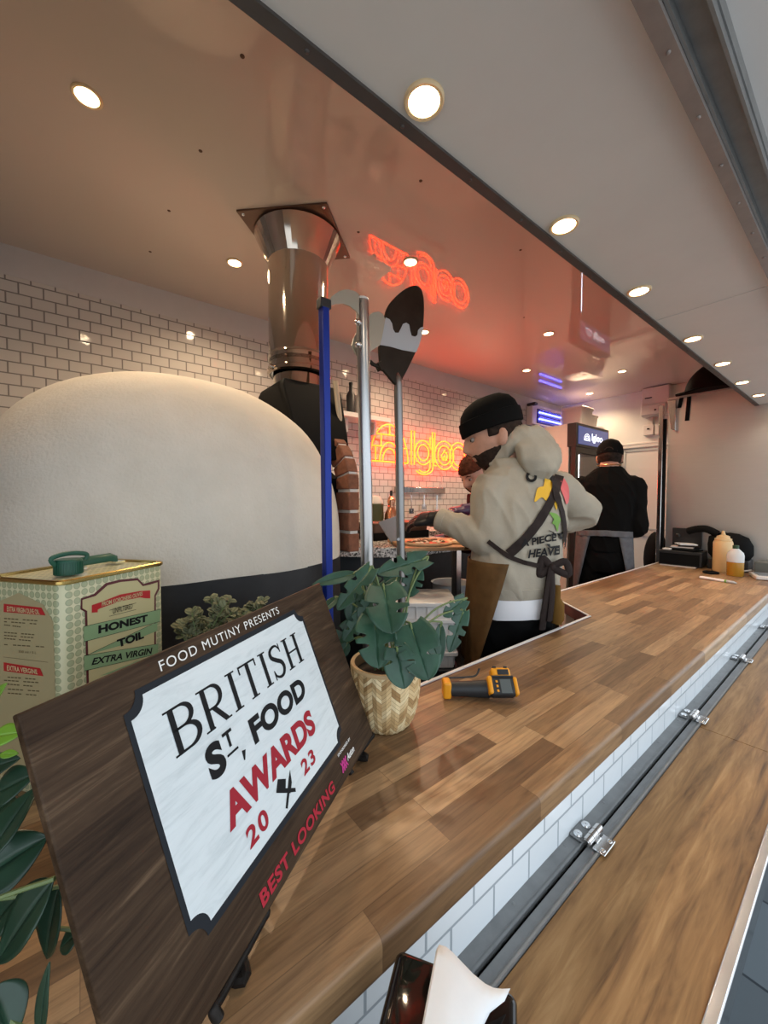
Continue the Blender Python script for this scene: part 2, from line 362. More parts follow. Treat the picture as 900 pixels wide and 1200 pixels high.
def ribbon(b, pts, ws, z, mtx):
    pts = [V((p[0], p[1])) for p in pts]; N = len(pts); ws = ws if isinstance(ws, (list, tuple)) else [ws]*N
    L, Rr = [], []
    for i in range(N):
        d = (pts[min(i+1, N-1)]-pts[max(0, i-1)]).normalized(); n = V((-d.y, d.x))
        a, c = pts[i]+n*ws[i]/2, pts[i]-n*ws[i]/2
        L.append(b.verts.new(mtx @ V((a.x, a.y, z)))); Rr.append(b.verts.new(mtx @ V((c.x, c.y, z))))
    for i in range(N-1): b.faces.new((L[i], Rr[i], Rr[i+1], L[i+1]))
def face2d(b, pts, z, mtx):
    f = b.faces.new([b.verts.new(mtx @ V((p[0], p[1], z))) for p in pts]); return f
def arc(cx, cy, r, a0, a1, n=12, ry=None): return [(cx+r*cos(R_(a0+(a1-a0)*i/n)), cy+(ry or r)*sin(R_(a0+(a1-a0)*i/n))) for i in range(n+1)]
# ================================================================ setting
ZC, ZS, CT = 2.40, 1.91, .836        # interior ceiling, soffit, countertop heights
XE, XL, YB = 4.50, -1.80, 2.34
b = bm_(); box(b, ((XE+XL)/2, 1.35, -.02), (XE-XL, 2.0, .04)); struct('floor', b, 'floor')
b = bm_(); box(b, (1.5, -1.0, -.48), (8, 4.4, .04)); struct('ground', b, 'paving')
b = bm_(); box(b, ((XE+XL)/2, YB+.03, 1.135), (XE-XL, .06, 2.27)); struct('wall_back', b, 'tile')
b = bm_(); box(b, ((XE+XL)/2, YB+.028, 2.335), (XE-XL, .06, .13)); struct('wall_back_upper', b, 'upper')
b = bm_(); box(b, (XE+.03, 1.4, 1.2), (.06, 2.2, 2.4)); wall_end = struct('wall_right', b, 'whitewall')
b = bm_(); box(b, (XL-.03, 1.4, 1.2), (.06, 2.2, 2.4)); struct('wall_left', b, 'whitewall')
b = bm_(); box(b, ((XE+XL)/2, 1.425, ZC+.02), (XE-XL+.1, 1.93, .04)); struct('ceiling', b, 'ceiling')
# header above the hatch, soffit panel with lights, strip, beam, raised hatch
b = bm_(); box(b, ((XE+XL)/2, .4915, (ZC+ZS)/2+.0225), (XE-XL, .014, ZC-ZS+.035)); struct('wall_front_upper', b, 'whitewall')
for i, (x0, x1) in enumerate(((XL, PZ(800, 366, ZS).x-.002), (PZ(800, 366, ZS).x+.002, 3.45))):
    b = bm_(); box(b, ((x0+x1)/2, .332, ZS+.015), (x1-x0, .30, .03)); struct('ceiling_soffit', b, 'soffit')
b = bm_(); box(b, ((XL+3.45)/2, .4895, ZS-.001), (3.45-XL, .020, .008))
for k in range(24): ellip(b, (-.6+k*.17, .4895, ZS-.005), (.0035, .0035, .002), None, 10, 6)
struct('trim_1', b, 'trimstrip')
b = bm_(); box(b, ((XL+4)/2, .184, ZS+.005), (4-XL, .020, .05))
for k in range(30): ellip(b, (-.5+k*.14, .184, ZS-.021), (.003, .003, .002), None, 10, 6)
struct('trim_2', b, 'beam')
b = bm_(); box(b, ((XL+4)/2, .155, ZS+.03), (4-XL, .04, .05)); box(b, ((XL+4)/2, .1715, ZS+.004), (4-XL, .004, .03)); box(b, ((XL+4)/2, .139, ZS+.012), (4-XL, .004, .045)); struct('trim_3', b, 'alu')
b = bm_(); box(b, (1, -.345, ZS+.09), (6, .97, .04), Matrix.Rotation(R_(-5), 3, 'X')); struct('ceiling_hatch', b, 'hatch')
# front wall below the counter, tiled outside
b = bm_(); box(b, ((XL+3.5)/2, .355, .18), (3.5-XL, .04, 1.27)); struct('wall_front', b, 'tile_front')
b = bm_(); box(b, (4.0, .377, .98), (1.06, .04, 2.86)); struct('wall_front_side', b, 'whitewall')
b = bm_(); box(b, ((XL-.9)/2+.0, .377, 1.4), (.9, .04, 1.1)); struct('wall_front_left', b, 'whitewall')
# steel partition at the counter's end with its post
b = bm_(); box(b, (3.465, .67, 1.025), (.02, .60, 2.05)); box(b, (3.452, .67, 2.045), (.03, .60, .012)); struct('wall_partition', b, 'steel_wall')
b = bm_(); box(b, (3.43, 1.005, 1.0), (.035, .028, 2.0)); struct('trim_4', b, 'steel', bev=.003)
b = bm_(); box(b, (3.446, .984, .95), (.02, .012, 1.9)); struct('trim_5', b, 'matteblack')
# hinge rails
ZR = .676
b = bm_(); box(b, ((XL+3.45)/2, .3220, ZR-.004), (3.45-XL, .026, .008)); box(b, ((XL+3.45)/2, .3105, ZR+.001), (3.45-XL, .003, .004))
for k in range(16): ellip(b, (.35+k*.16, .328, ZR), (.003, .003, .001), None, 10, 6)
struct('trim_6', b, 'alu')
b = bm_(); box(b, ((XL+3.45)/2, .306, ZR-.015), (3.45-XL, .010, .01)); struct('trim_7', b, 'matteblack')
b = bm_(); box(b, ((XL+3.45)/2, .293, ZR-.004), (3.45-XL, .020, .008)); box(b, ((XL+3.45)/2, .2845, ZR+.001), (3.45-XL, .003, .004)); struct('trim_8', b, 'alu')
# serving shelf boards and their edging
xs = PZ(850, 862, ZR).x
xr = [xs-1.22*2, xs-1.22, xs, xs+1.22, 3.45]
for i in range(4):
    b = bm_(); box(b, ((xr[i]+xr[i+1])/2, .197, ZR-.013), (xr[i+1]-xr[i]-.0015, .170, .022))
    tag(obj('shelf_board', b, 'shelfwood', bev=.001), ['walnut shelf board at the near end, hidden below the tissue box', 'long walnut shelf board nearest the camera, outside the tiles', 'walnut shelf board beyond the seam by the second hinge', 'walnut shelf board at the far end of the hatch'][i], 'shelf', 'fold-down serving shelf boards')
b = bm_(); box(b, (.9, .105, ZR-.004), (5.1, .013, .012)); box(b, (.9, .1005, ZR-.022), (5.1, .005, .045)); tag(obj('shelf_edging', b, 'bright', bev=.0015), 'stainless steel edging along the outer rim of the walnut shelf', 'edging')
for i in range(4):
    b = bm_(); x = .1+i*1.05
    tube(b, [(x, .13, ZR-.035), (x, .355, ZR-.3)], .009, 10); box(b, (x, .355, ZR-.3), (.03, .006, .08)); tag(obj('shelf_bracket', b, 'steel'), 'folding steel bracket below the walnut shelf, hidden from above', 'bracket', 'shelf brackets')
# hinges
def hinge():
    h = thing('hinge', '', 'hinge', (0, 0, 0), 0, 'steel hinges on the shelf rail'); h.scale = (1.2, 1.2, 1.2)
    b = bm_(); box(b, (0, .0125, .0018), (.042, .022, .0036)); obj('leaf_plate', b, 'alu', h, bev=.0015)
    for s in (-1, 1):
        b = bm_(); lathe(b, [(.0065, .0035), (.0068, .005), (.0055, .0068), (.002, .0066), (.0015, .0055)], (s*.013, .013, 0), 20); obj('screw', b, 'bright', h)
    b = bm_()
    cyl(b, (-.021, -.003, .007), (.021, -.003, .007), .0062, n=20); cyl(b, (-.0235, -.003, .007), (-.021, -.003, .007), .0048, n=16); cyl(b, (.021, -.003, .007), (.0235, -.003, .007), .0048, n=16)
    for x in (-.007, .007): cyl(b, (x-.0006, -.003, .007), (x+.0006, -.003, .007), .0068, n=20)
    obj('knuckle', b, 'steel', h)
    b = bm_(); box(b, (0, -.019, .0022), (.038, .018, .003)); box(b, (0, -.009, .004), (.014, .008, .004)); obj('lower_plate', b, 'bright', h, bev=.0012)
    for s in (-1, 1):
        b = bm_(); ellip(b, (s*.012, -.022, .0038), (.0038, .0038, .0016), None, 14, 8); obj('bolt', b, 'steel', h)
    return h
hp = [(693, 983), (815, 842), (868, 773), (897, 736)]
h0 = hinge(); hl = ['large steel hinge on the rail nearest the tissue box', 'steel hinge second along the rail, by the seam in the shelf', 'third steel hinge along the shelf rail', 'farthest visible steel hinge on the shelf rail']
for i, p in enumerate(hp):
    P = PZ(*p, ZR); P = V((P.x, .3065, ZR+.001))
    if i == 0: h0.location = P; h0['label'] = hl[0]
    else: dup(h0, P, None, hl[i])
# worktop with a step and an edge strip
n1, n2 = PZ(693, 722, CT), PZ(647, 697, CT)
yi, yf = .685, .968
outl = [(-1.6, .3075), (3.448, .3075), (3.448, yf), (n2.x, yf), (n1.x, yi), (.26, yi), (.26, 1.0), (-1.6, 1.0)]
wt = thing('worktop', 'long walnut butcher-block serving counter with a stepped inner edge', 'counter')
b = bm_(); prism(b, outl, CT-.044, CT); obj('slab', b, 'butcher', wt, bev=.009, seg=4)
def strip(b, pts, wdt, z0, z1):
    for a, c in zip(pts[:-1], pts[1:]):
        a, c = V(a), V(c); d = (c-a).normalized(); n = V((-d.y, d.x)); 
        prism(b, [tuple(a-d*wdt*.4), tuple(c+d*wdt*.4), tuple(c+d*wdt*.4+n*wdt), tuple(a-d*wdt*.4+n*wdt)], z0, z1)
path = [(3.448, yf), (n2.x, yf), (n1.x, yi), (.26, yi)]
path = path[::-1]
b = bm_(); strip(b, path, .008, CT-.046, CT-.002); obj('edge_band', b, 'edge_red', wt)
b = bm_(); strip(b, path, .009, CT-.003, CT+.0015); obj('edge_cap', b, 'white_line', wt, bev=.0008)
for i in range(3):
    b = bm_(); x0 = (-1.0, .75, 2.3)[i]; box(b, (x0, .55, .39), (.5, .26, .78)); box(b, (x0, .685, .41), (.46, .012, .7)); box(b, (x0+.18, .695, .45), (.012, .012, .12)); tag(obj('base_cabinet', b, 'black', bev=.004), ['black base cabinet below the left end of the counter', 'black base cabinet below the middle of the counter', 'black base cabinet below the stepped end of the counter'][i], 'cabinet', 'cabinets under the counter')
# downlights
def downlight(r, watts):
    h = thing('downlight', '', 'ceiling light', (0, 0, 0), 0)
    b = bm_(); lathe(b, [(r*.74, -.0005), (r*.78, -.003), (r*.93, -.004), (r, -.0015), (r, .004), (r*.74, .004)], (0, 0, 0), 40); obj('ring', b, 'ring', h)
    b = bm_(); cyl(b, (0, 0, -.0025), (0, 0, .003), r*.76, n=32); obj('diffuser', b, 'lamp', h)
    ld = bpy.data.lights.new('lamp_light', 'SPOT'); ld.energy = watts*4; ld.color = (1, .76, .50) if watts > 2 else (1, .84, .66); ld.spot_size = R_(150); ld.spot_blend = .7; ld.shadow_soft_size = r*.6
    lo = bpy.data.objects.new('lamp_light', ld); COL.objects.link(lo); lo.parent = h; lo.location = (0, 0, -.02); return h
inl = [((102, 113), 'spotlight in the glossy ceiling above the front of the oven dome, nearest the camera'), ((275, 308), 'spotlight in the glossy ceiling left of the flue'), ((481, 307), 'ceiling spotlight beside the neon reflection above the spade'), ((497, 389), 'ceiling spotlight just behind the spade-shaped sign'), ((643, 391), 'ceiling spotlight above the man in the beanie'), ((617, 434), 'ceiling spotlight above the neon sign, towards the back wall'), ((729, 435), 'ceiling spotlight above the man in black'), ((691, 461), 'farthest ceiling spotlight, above the drinks fridge')]
d0 = downlight(.036, IN_W); d0['group'] = 'spotlights in the interior ceiling'
extra = [(-.56, 1.86, 'ceiling spotlight outside the picture on the left, at the back')]
for i, (p, l) in enumerate(inl):
    P = PZ(*p, ZC-.001)
    if i == 0: d0.location = P; d0['label'] = l
    else: dup(d0, P, None, l)
q0 = downlight(.031, PAN_W); q0['group'] = 'spotlights in the soffit panel'
nl = ['large soffit spotlight nearest the camera', 'second soffit spotlight from the camera', 'third soffit spotlight, by the panel seam', 'fourth soffit spotlight, just past the panel seam', 'fifth soffit spotlight, above the black caps', 'sixth soffit spotlight, over the steel partition', 'farthest soffit spotlight, at the end of the panel']
for i, p in enumerate([(497, 118), (661, 264), (749, 341), (812, 397), (847, 426), (870, 448), (889, 463)]):
    P = PZ(*p, ZS-.001)
    if i == 0: q0.location = P; q0['label'] = nl[0]
    else: dup(q0, P, None, nl[i])
# ceiling screws
for i, p in enumerate([(284, 66), (235, 177), (198, 247), (176, 295), (493, 212), (420, 272), (610, 293), (614, 372)]):
    P = PZ(*p, ZC); b = bm_(); ellip(b, P, (.006, .006, .0025), None, 12, 6); tag(obj('ceiling_screw', b, 'screw'), ['rusty screw head in the ceiling near the soffit strip', 'screw head in the ceiling between the first spotlight and the flue', 'screw head in the ceiling left of the flue plate', 'screw head in the ceiling close to the back wall tiles', 'screw head in the ceiling above the neon reflection', 'screw head in the ceiling just right of the flue plate', 'screw head in the ceiling right of the neon reflection', 'screw head in the ceiling by the row of spotlights'][i], 'screw', 'ceiling screws')
# ================================================================ oven and flue
AX = PZ(410, 303, ZC)*.5+PZ(277, 248, ZC)*.5; AX.z = 0
OC = V((.262, 1.50, 1.10)); RX, RY, HZ = .538, .50, .60
ov = thing('pizza_oven', 'big white plaster dome oven with a brick arch mouth', 'oven', (OC.x, OC.y, 0))
def dome_pt(th, v, rx=RX, ry=RY, h=HZ, e=2.5):
    c, s = cos(th), sin(th); k = (abs(c)**e+abs(s)**e)**(-1/e)
    r = (1-v**2.5)**(1/2.35); return OC+V((rx*c*k*r, ry*s*k*r, h*v))
b = bm_(); vv = [0]+[sin(pi/2*i/26) for i in range(1, 26)]+[.9995]
rings_(b, [[dome_pt(2*pi*i/72, v)+noise.noise_vector(dome_pt(2*pi*i/72, v)*5)*.006 for i in range(72)] for v in vv]); obj('dome', b, 'plaster', ov, smooth=80)
b = bm_(); rings_(b, [[V((OC.x, OC.y, z))+(dome_pt(2*pi*i/64, 0)-OC)*1.0 for i in range(64)] for z in (0, 1.10)]); obj('plinth', b, 'black', ov)
# brick arch at the mouth, facing away to the right
AW, AT, AX0, AX1 = .33, .085, .765, .812
ba, mo = bm_(), bm_()
YA = AX.y
zs = 1.10
def archpt(s, off):   # s in [0,1] along the arch from near foot over the top to far foot
    leg = .25; L = 2*leg+pi*(AW-.02); q = s*L
    if q < leg: return V((0, YA-AW-off, zs+q)), V((0, -1, 0))
    if q > L-leg: return V((0, YA+AW+off, zs+L-q)), V((0, 1, 0))
    a = pi*(q-leg)/(pi*(AW-.02)); return V((0, YA-(AW+off)*cos(a), zs+leg+(AW-.08+off)*sin(a))), V((0, -cos(a), sin(a)))
NB = 19
b = bm_(); rr = []
for i in range(61):
    p, n = archpt(i/60, 0); rr.append([V((AX0+.008, p.y, p.z)), V((AX1-.006, p.y, p.z)), V((AX1-.006, p.y, p.z))-n*AT, V((AX0+.008, p.y, p.z))-n*AT])
rings_(b, rr); obj('arch_mortar', b, 'mortar', ov)
for i in range(NB):
    s0, s1 = (i+.06)/NB, (i+.92)/NB; rr = []
    for k in range(4):
        p, n = archpt(s0+(s1-s0)*k/3, .004); q = p-n*(AT+.006)
        rr.append([V((AX0, p.y, p.z)), V((AX1, p.y, p.z)), V((AX1, q.y, q.z)), V((AX0, q.y, q.z))])
    rings_(ba, rr)
obj('brick_arch', ba, 'brick', ov, bev=.004)
b = bm_(); prism(b, [(YA-AW+.10, zs+.002), (YA+AW-.10, zs+.002), (YA+AW-.10, zs+.28), (YA, zs+.40), (YA-AW+.10, zs+.28)], AX0-.12, AX0+.02, Matrix(((0, 0, 1, 0), (1, 0, 0, 0), (0, 1, 0, 0), (0, 0, 0, 1)))); obj('mouth', b, 'matteblack', ov)
# black hood between dome and flue
b = bm_()
def rct(x0, x1, y0, y1, z): return [V((x0, y0, z)), V((x1, y0, z)), V((x1, y1, z)), V((x0, y1, z))]
rings_(b, [rct(.62, .83, YA-.25, YA+.25, 1.45), rct(.60, .83, YA-.22, YA+.22, 1.58), rct(AX.x-.13, AX.x+.13, YA-.13, YA+.13, 1.74), rct(AX.x-.12, AX.x+.12, YA-.12, YA+.12, 1.765)]); obj('hood', b, 'matteblack', ov, bev=.006)
fl = thing('flue_pipe', 'polished steel flue with a flared collar at the ceiling', 'flue', (AX.x, AX.y, 1.765))
rp = .124
b = bm_(); cyl(b, (AX.x, AX.y, 1.86), (AX.x, AX.y, 2.33), rp, n=64); obj('pipe', b, 'chrome', fl)
b = bm_(); cyl(b, (AX.x, AX.y, 1.76), (AX.x, AX.y, 1.83), rp*.86, n=64); obj('lower_pipe', b, 'chrome', fl)
b = bm_(); lathe(b, [(rp*.98, 1.815), (rp*1.06, 1.82), (rp*1.06, 1.835), (rp*1.0, 1.84), (rp*1.0, 1.875), (rp*1.02, 1.885), (rp*1.025, 1.895), (rp*1.0, 1.90)], (AX.x, AX.y, 0), 64)
cyl(b, (AX.x-rp*1.0, AX.y-.03, 1.825), (AX.x-rp*1.15, AX.y-.03, 1.83), .009, n=10); obj('clamp_band', b, 'chrome', fl)
b = bm_(); lathe(b, [(rp*1.0, 2.275), (rp*1.02, 2.28), (rp*1.42, 2.385), (rp*1.40, 2.385), (rp*.98, 2.28)], (AX.x, AX.y, 0), 40); obj('collar', b, 'chrome', fl, smooth=5)
c3 = [PZ(277, 248, ZC-.008), PZ(383, 239, ZC-.008), PZ(410, 303, ZC-.008)]; c4 = c3[0]+c3[2]-c3[1]
b = bm_(); prism(b, [(p.x, p.y) for p in (*c3, c4)], ZC-.008, ZC-.001)
obj('ceiling_plate', b, mat('dark_copper_plate', (.16, .10, .075), .3, .7), fl)
for p in (*c3, c4): m_ = V((AX.x, AX.y, p.z)); b = bm_(); ellip(b, p.lerp(m_, .1), (.007, .007, .004), None, 10, 6); obj('plate_screw', b, 'bright', fl)
# ================================================================ prep table by the oven
TZ = 1.085
pz = lambda x, y: PZ(x, y, TZ)
g0, g1, t0, t1 = pz(394, 641), pz(466, 642), pz(474, 647), pz(556, 645)
pt = thing('prep_table', 'granite-topped prep table joined to the oven front', 'table', (1.2, 1.6, 0))
b = bm_(); prism(b, [(g0.x, g0.y), (g1.x, g1.y), (g1.x+.06, g1.y-.02), (1.60, 1.30), (1.60, YB-.01), (g0.x, YB-.01)], TZ-.045, TZ); obj('granite_top', b, 'granite', pt, bev=.003)
b = bm_(); prism(b, [(g0.x+.02, g0.y+.03), (g1.x-.01, g1.y+.03), (1.16, 1.75), (g0.x+.02, 1.75)], 0, TZ-.046); obj('side_panel', b, noisy('dark_panel', (.03, .035, .04), .1, 9, .5), pt)
for x, y in ((1.12, 1.40), (1.55, 1.36), (1.55, 2.2), (1.10, 2.2)):
    b = bm_(); box(b, (x, y, .52), (.035, .035, 1.04)); obj('leg', b, 'steel', pt)
b = bm_(); box(b, (1.38, 1.8, .55), (.42, .85, .02)); obj('lower_shelf', b, 'steel', pt)
b = bm_(); box(b, (1.38, 2.25, .55), (.42, .02, .95)); obj('back_panel', b, 'black', pt)
bc = thing('back_counter', 'narrow granite-topped back counter along the tiles under the neon sign', 'counter', (2.1, 2.1, 0)); b = bm_(); box(b, (2.11, 2.095, TZ-.0225), (1.0, .47, .045)); obj('granite_top', b, 'granite', bc, bev=.003); b = bm_(); box(b, (2.11, 2.11, .52), (.98, .44, 1.04)); obj('cabinet', b, 'black', bc)
wb = thing('pizza_board', 'pale wooden board with an unbaked pizza, at the table front', 'board', (t0.x, t0.y, TZ-.03))
b = bm_(); v0, v1 = V((t0.x, t0.y)), V((t1.x, t1.y)); dv = (v1-v0).normalized(); v2 = v1+dv*.16; nn = V((-dv.y, dv.x)) 
if nn.y < 0: nn = -nn
v0m = v0
prism(b, [tuple(v0m), tuple(v2), tuple(v2+nn*.38), tuple(v0m+nn*.38)], TZ+.0005, TZ+.016); obj('board', b, 'boardwood', wb, bev=.004)
def pizza(name, c, r, lab):
    p = thing(name, lab, 'pizza', c, 0, 'unbaked pizzas on the board')
    b = bm_(); lathe(b, [(.001, 0), (r*.95, 0), (r, .006), (r*.97, .012), (r*.9, .013), (r*.86, .008), (.001, .008)], c, 40); obj('dough', b, 'dough', p)
    b = bm_(); rr = rnd
    lathe(b, [(.001, .0095), (r*.84, .0095), (r*.85, .008), (.001, .007)], c, 30); obj('sauce', b, 'tomato', p)
    tm_ = noisy('topping_brown', (.10, .055, .02), .6, 50, .6) if 'topping_brown' not in bpy.data.materials else bpy.data.materials['topping_brown']
    for i in range(34):
        a, q = rr.uniform(0, 2*pi), r*.78*math.sqrt(rr.random()); b = bm_(); ellip(b, V(c)+V((cos(a)*q, sin(a)*q, .011)), (rr.uniform(.009, .016), rr.uniform(.007, .012), .005), Matrix.Rotation(rr.uniform(0, 3), 3, 'Z'), 10, 6)
        obj('topping' if i % 3 else 'cheese', b, tm_ if i % 3 else CHEESE, p)
CHEESE = mat('mozzarella', (.72, .62, .48), .5)
q = v0m+dv*.13+nn*.13; pizza('pizza', (q.x, q.y, TZ+.0165), .115, 'unbaked pizza on the board below the steel shaft of the spade')
q = v0m+dv*.345+nn*.15; pizza('pizza', (q.x, q.y, TZ+.0165), .11, 'unbaked pizza on the board beneath the gloved hand')
# dark metal trough with steel trays behind it
P = pz(500, 630);  tr = thing('topping_trough', 'dark metal topping trough behind the pizza board', 'tray', (P.x, P.y+.1, TZ))
tc_ = V((1.36, 1.66, TZ)); b = bm_(); box(b, tc_+V((0, 0, .045)), (.38, .16, .09)); obj('body', b, noisy('browned_metal', (.10, .055, .035), .2, 10, .35, metal=.5), tr, bev=.006)
b = bm_(); box(b, tc_+V((0, -.083, .02)), (.39, .012, .04)); obj('lip', b, 'matteblack', tr)
for i in range(5):
    c = V((1.06+i*.01, 1.80+.03*(i % 2), TZ+.001+.014*i)); b = bm_(); box(b, c+V((0, 0, .005)), (.30, .24, .010), Matrix.Rotation(.1*i-.2, 3, 'Z')); tag(obj('baking_tray', b, 'bright' if i % 2 else 'steel', bev=.003), ['lowest flat steel baking tray in the stack by the oven mouth', 'second steel baking tray from the bottom of the stack by the oven mouth', 'middle steel baking tray of the stack by the oven mouth', 'fourth steel baking tray in the stack by the oven mouth', 'topmost steel baking tray of the stack by the oven mouth'][i], 'tray', 'flat trays by the oven mouth')
# pizza scraper standing against the shaft
b = bm_(); a, c, d_ = PY(443, 612, 1.42), PY(474, 612, 1.42), PY(467, 648, 1.30)
prism(b, [(0, 0), (.13, .03), (.11, -.13), (.09, -.14)], -.002, .002, Matrix.Translation(a) @ Matrix.Rotation(R_(80), 4, 'X')); tag(obj('steel_scraper', b, mat('dull_steel', (.23, .22, .21), .4, .6)), 'triangular steel scraper plate leaning beside the spade shaft', 'scraper')
# pale wooden stick leaning beside the hood
a, c = PD(393, 447, 1.56), PD(409, 590, 1.50); b = bm_(); tube(b, [a, a.lerp(c, .5), c], .011, 12); tag(obj('wooden_stick', b, mat('pale_stick', (.50, .40, .28), .5)), 'pale wooden stick leaning between the black hood and the brick arch', 'stick')
# canisters on the table against the wall
def lath_thing(name, lab, cat, c, parts):
    o = thing(name, lab, cat, c)
    for nm, prof, m in parts: b = bm_(); lathe(b, prof, c, 36); obj(nm, b, m, o)
    return o
c = PY(439, 585, 2.14); c.z = TZ
lath_thing('canister', 'olive green canister on the table left of the copper oil can', 'canister', c, [('body', [(.001, 0), (.06, 0), (.062, .01), (.062, .18), (.055, .185), (.001, .185)], 'olive'), ('lid', [(.001, .185), (.056, .185), (.056, .2), (.04, .235), (.001, .24)], 'plastic')])
c = PY(408, 588, 2.16); c.z = TZ
lath_thing('canister', 'small olive pot beside the brick arch, left of the green canister', 'canister', c, [('body', [(.001, 0), (.05, 0), (.05, .13), (.045, .14), (.001, .14)], 'olive'), ('lid', [(.001, .14), (.046, .14), (.046, .15), (.001, .155)], 'black')])
c = PY(458.5, 585, 2.08); c.z = TZ
oc = lath_thing('oil_can', 'polished copper oil can with a long spout', 'oil can', c, [('body', [(.001, 0), (.05, 0), (.052, .02), (.046, .11), (.028, .15), (.022, .17), (.03, .2), (.024, .22), (.012, .235), (.001, .24)], 'copper'), ('stopper', [(.001, .24), (.010, .24), (.009, .275), (.001, .278)], 'black')])
b = bm_(); tube(b, smoothpts([c+V((-.04, -.02, .06)), c+V((-.065, -.05, .12)), c+V((-.075, -.065, .17))], 6), .007, 10); obj('spout', b, 'copper', oc)
# knife rack, wall shelf
a = PY(461, 574, YB); e = PY(519, 575, YB)
kr = thing('knife_rack', 'steel magnetic rack on the tiles below the neon sign', 'rack', (a.x, YB, a.z))
b = bm_(); box(b, ((a.x+e.x)/2, YB-.015, a.z), (e.x-a.x, .028, .05)); obj('bar', b, 'steel', kr, bev=.004)
for k, (px, h) in enumerate(((482, .13), (497, .10), (512, .14))):
    P = PY(px, 580, YB-.035); b = bm_(); tube(b, [P, P+V((0, 0, -h))], .004, 8); box(b, P+V((0, 0, -h)), (.05, .004, .04)); tag(obj('spatula', b, 'bright'), ['steel spatula hanging at the left of the wall rack', 'short steel spatula in the middle of the wall rack', 'steel spatula hanging at the right of the wall rack'][k], 'spatula', 'utensils on the rack')
a = PY(405, 492, YB); e = PY(423, 488, YB)
ws = thing('wall_shelf', 'short white shelf on the tiles behind the chrome peel', 'shelf', (a.x+.1, YB, a.z))
b = bm_(); box(b, (a.x+.06, YB-.09, a.z), (.42, .18, .03)); obj('board', b, 'whitewall', ws)
for x in (-.06, .18): b = bm_(); box(b, (a.x+x, YB-.06, a.z-.06), (.02, .1, .09)); obj('bracket', b, 'switch', ws)
zt = a.z+.015
for k, (dx, m, h, lab) in enumerate(((-.02, 'black', .22, 'tall dark bottle on the white wall shelf'), (.05, 'plastic', .2, 'pale bottle on the white wall shelf'))):
    c = V((a.x+dx, YB-.1, zt)); lath_thing('bottle', lab, 'bottle', c, [('body', [(.001, 0), (.03, 0), (.032, h*.6), (.013, h*.75), (.012, h*.93), (.001, h*.93)], m), ('cap', [(.001, h*.93), (.014, h*.93), (.014, h), (.001, h)], 'black')])
# ================================================================ neon sign on the back wall
NY = YB-.03
def nz(px, py): p = PY(px, py, NY); return V((p.x, p.z))
ns = thing('neon_sign', 'glowing orange neon sign of a brick dome and lettering on the white tiles', 'neon sign', (nz(490, 525).x, YB, nz(490, 525).y))
lg, lt = bm_(), bm_()
def ntube(b, pts, closed=False, r=.006): tube(b, [V((p[0], NY, p[1])) for p in pts], r, 8, closed)
p0, p1 = nz(433.5, 540), nz(478, 542.5); lx0, lx1, lz0 = p0.x, p1.x, (p0.y+p1.y)/2
lh = nz(453, 497).y-lz0; lw = lx1-lx0; cx = (lx0+lx1)/2
def el(k, a0, a1, n=24, kz=None): return [(cx+lw/2*k*cos(R_(a0+(a1-a0)*i/n)), lz0+lh*(kz or k)*sin(R_(a0+(a1-a0)*i/n))) for i in range(n+1)]
ntube(lg, el(1, 0, 180)+[(lx1, lz0)]); ntube(lg, el(.52, 0, 180)); ntube(lg, el(.36, 0, 180)+[(cx+lw*.18, lz0)])
def hl(k): return math.sqrt(max(0, 1-k*k))*lw/2
for k in (.40, .72):
    x = hl(k); 
    if k < .5:
        xi = math.sqrt(1-(k/.52)**2)*lw*.26; ntube(lg, [(cx-x, lz0+lh*k), (cx-xi, lz0+lh*k)]); ntube(lg, [(cx+xi, lz0+lh*k), (cx+x, lz0+lh*k)])
    else: ntube(lg, [(cx-x, lz0+lh*k), (cx+x, lz0+lh*k)])
ntube(lg, [(cx, lz0+lh*.72), (cx, lz0+lh)])
for s in (-1, 1): ntube(lg, [(cx+s*lw*.22, lz0+lh*.42), (cx+s*lw*.22, lz0+lh*.72)]); ntube(lg, [(cx+s*lw*.36, lz0), (cx+s*lw*.36, lz0+lh*.40)]); ntube(lg, [(cx+s*lw*.26, lz0), (cx+s*lw*.5, lz0)])
ntube(lg, [(lx0, lz0), (lx1, lz0)])
def cap_o(x0, x1, z0, z1): 
    w_ = (x1-x0)/2; return [(x0, z0), (x0, z1), (x1, z1), (x1, z0)]
a, c = nz(482, 544.5), nz(485.6, 505); ntube(lt, [(p[0], p[1]) for p in cap_o(a.x, c.x, a.y, c.y)], True)
gc = nz(496.0, 530.5); gr = abs(nz(486.0, 530).x-gc.x)
def ring2(c, r): return [(c.x+r*cos(2*pi*i/36), c.y+r*1.03*sin(2*pi*i/36)) for i in range(36)]
ntube(lt, ring2(gc, gr*.66), True); ntube(lt, [(p[0], p[1]) for p in [(gc.x+gr*cos(R_(q)), gc.y+gr*1.03*sin(R_(q))) for q in range(20, 335, 9)]])
gx1 = gc.x+gr*1.2; zt_ = nz(505, 513).y; zb_ = nz(495, 556).y
ntube(lt, [(gc.x+gr*.82, gc.y+gr*.5), (gc.x+gr*.82, zt_), (gx1, zt_), (gx1, gc.y-gr*1.2)]+[(gc.x+gr*.1+gr*1.1*cos(R_(q)), gc.y-gr*1.2+(zb_-gc.y+gr*1.2)*-1*sin(R_(q))) for q in range(0, -150, -12)])
ntube(lt, [(gc.x+gr*.82, gc.y-gr*.6), (gc.x+gr*.82, gc.y-gr*1.1)]+[(gc.x+gr*.1+gr*.72*cos(R_(q)), gc.y-gr*1.2+(zb_-gc.y+gr*1.2)*-.72*sin(R_(q))) for q in range(0, -150, -12)])
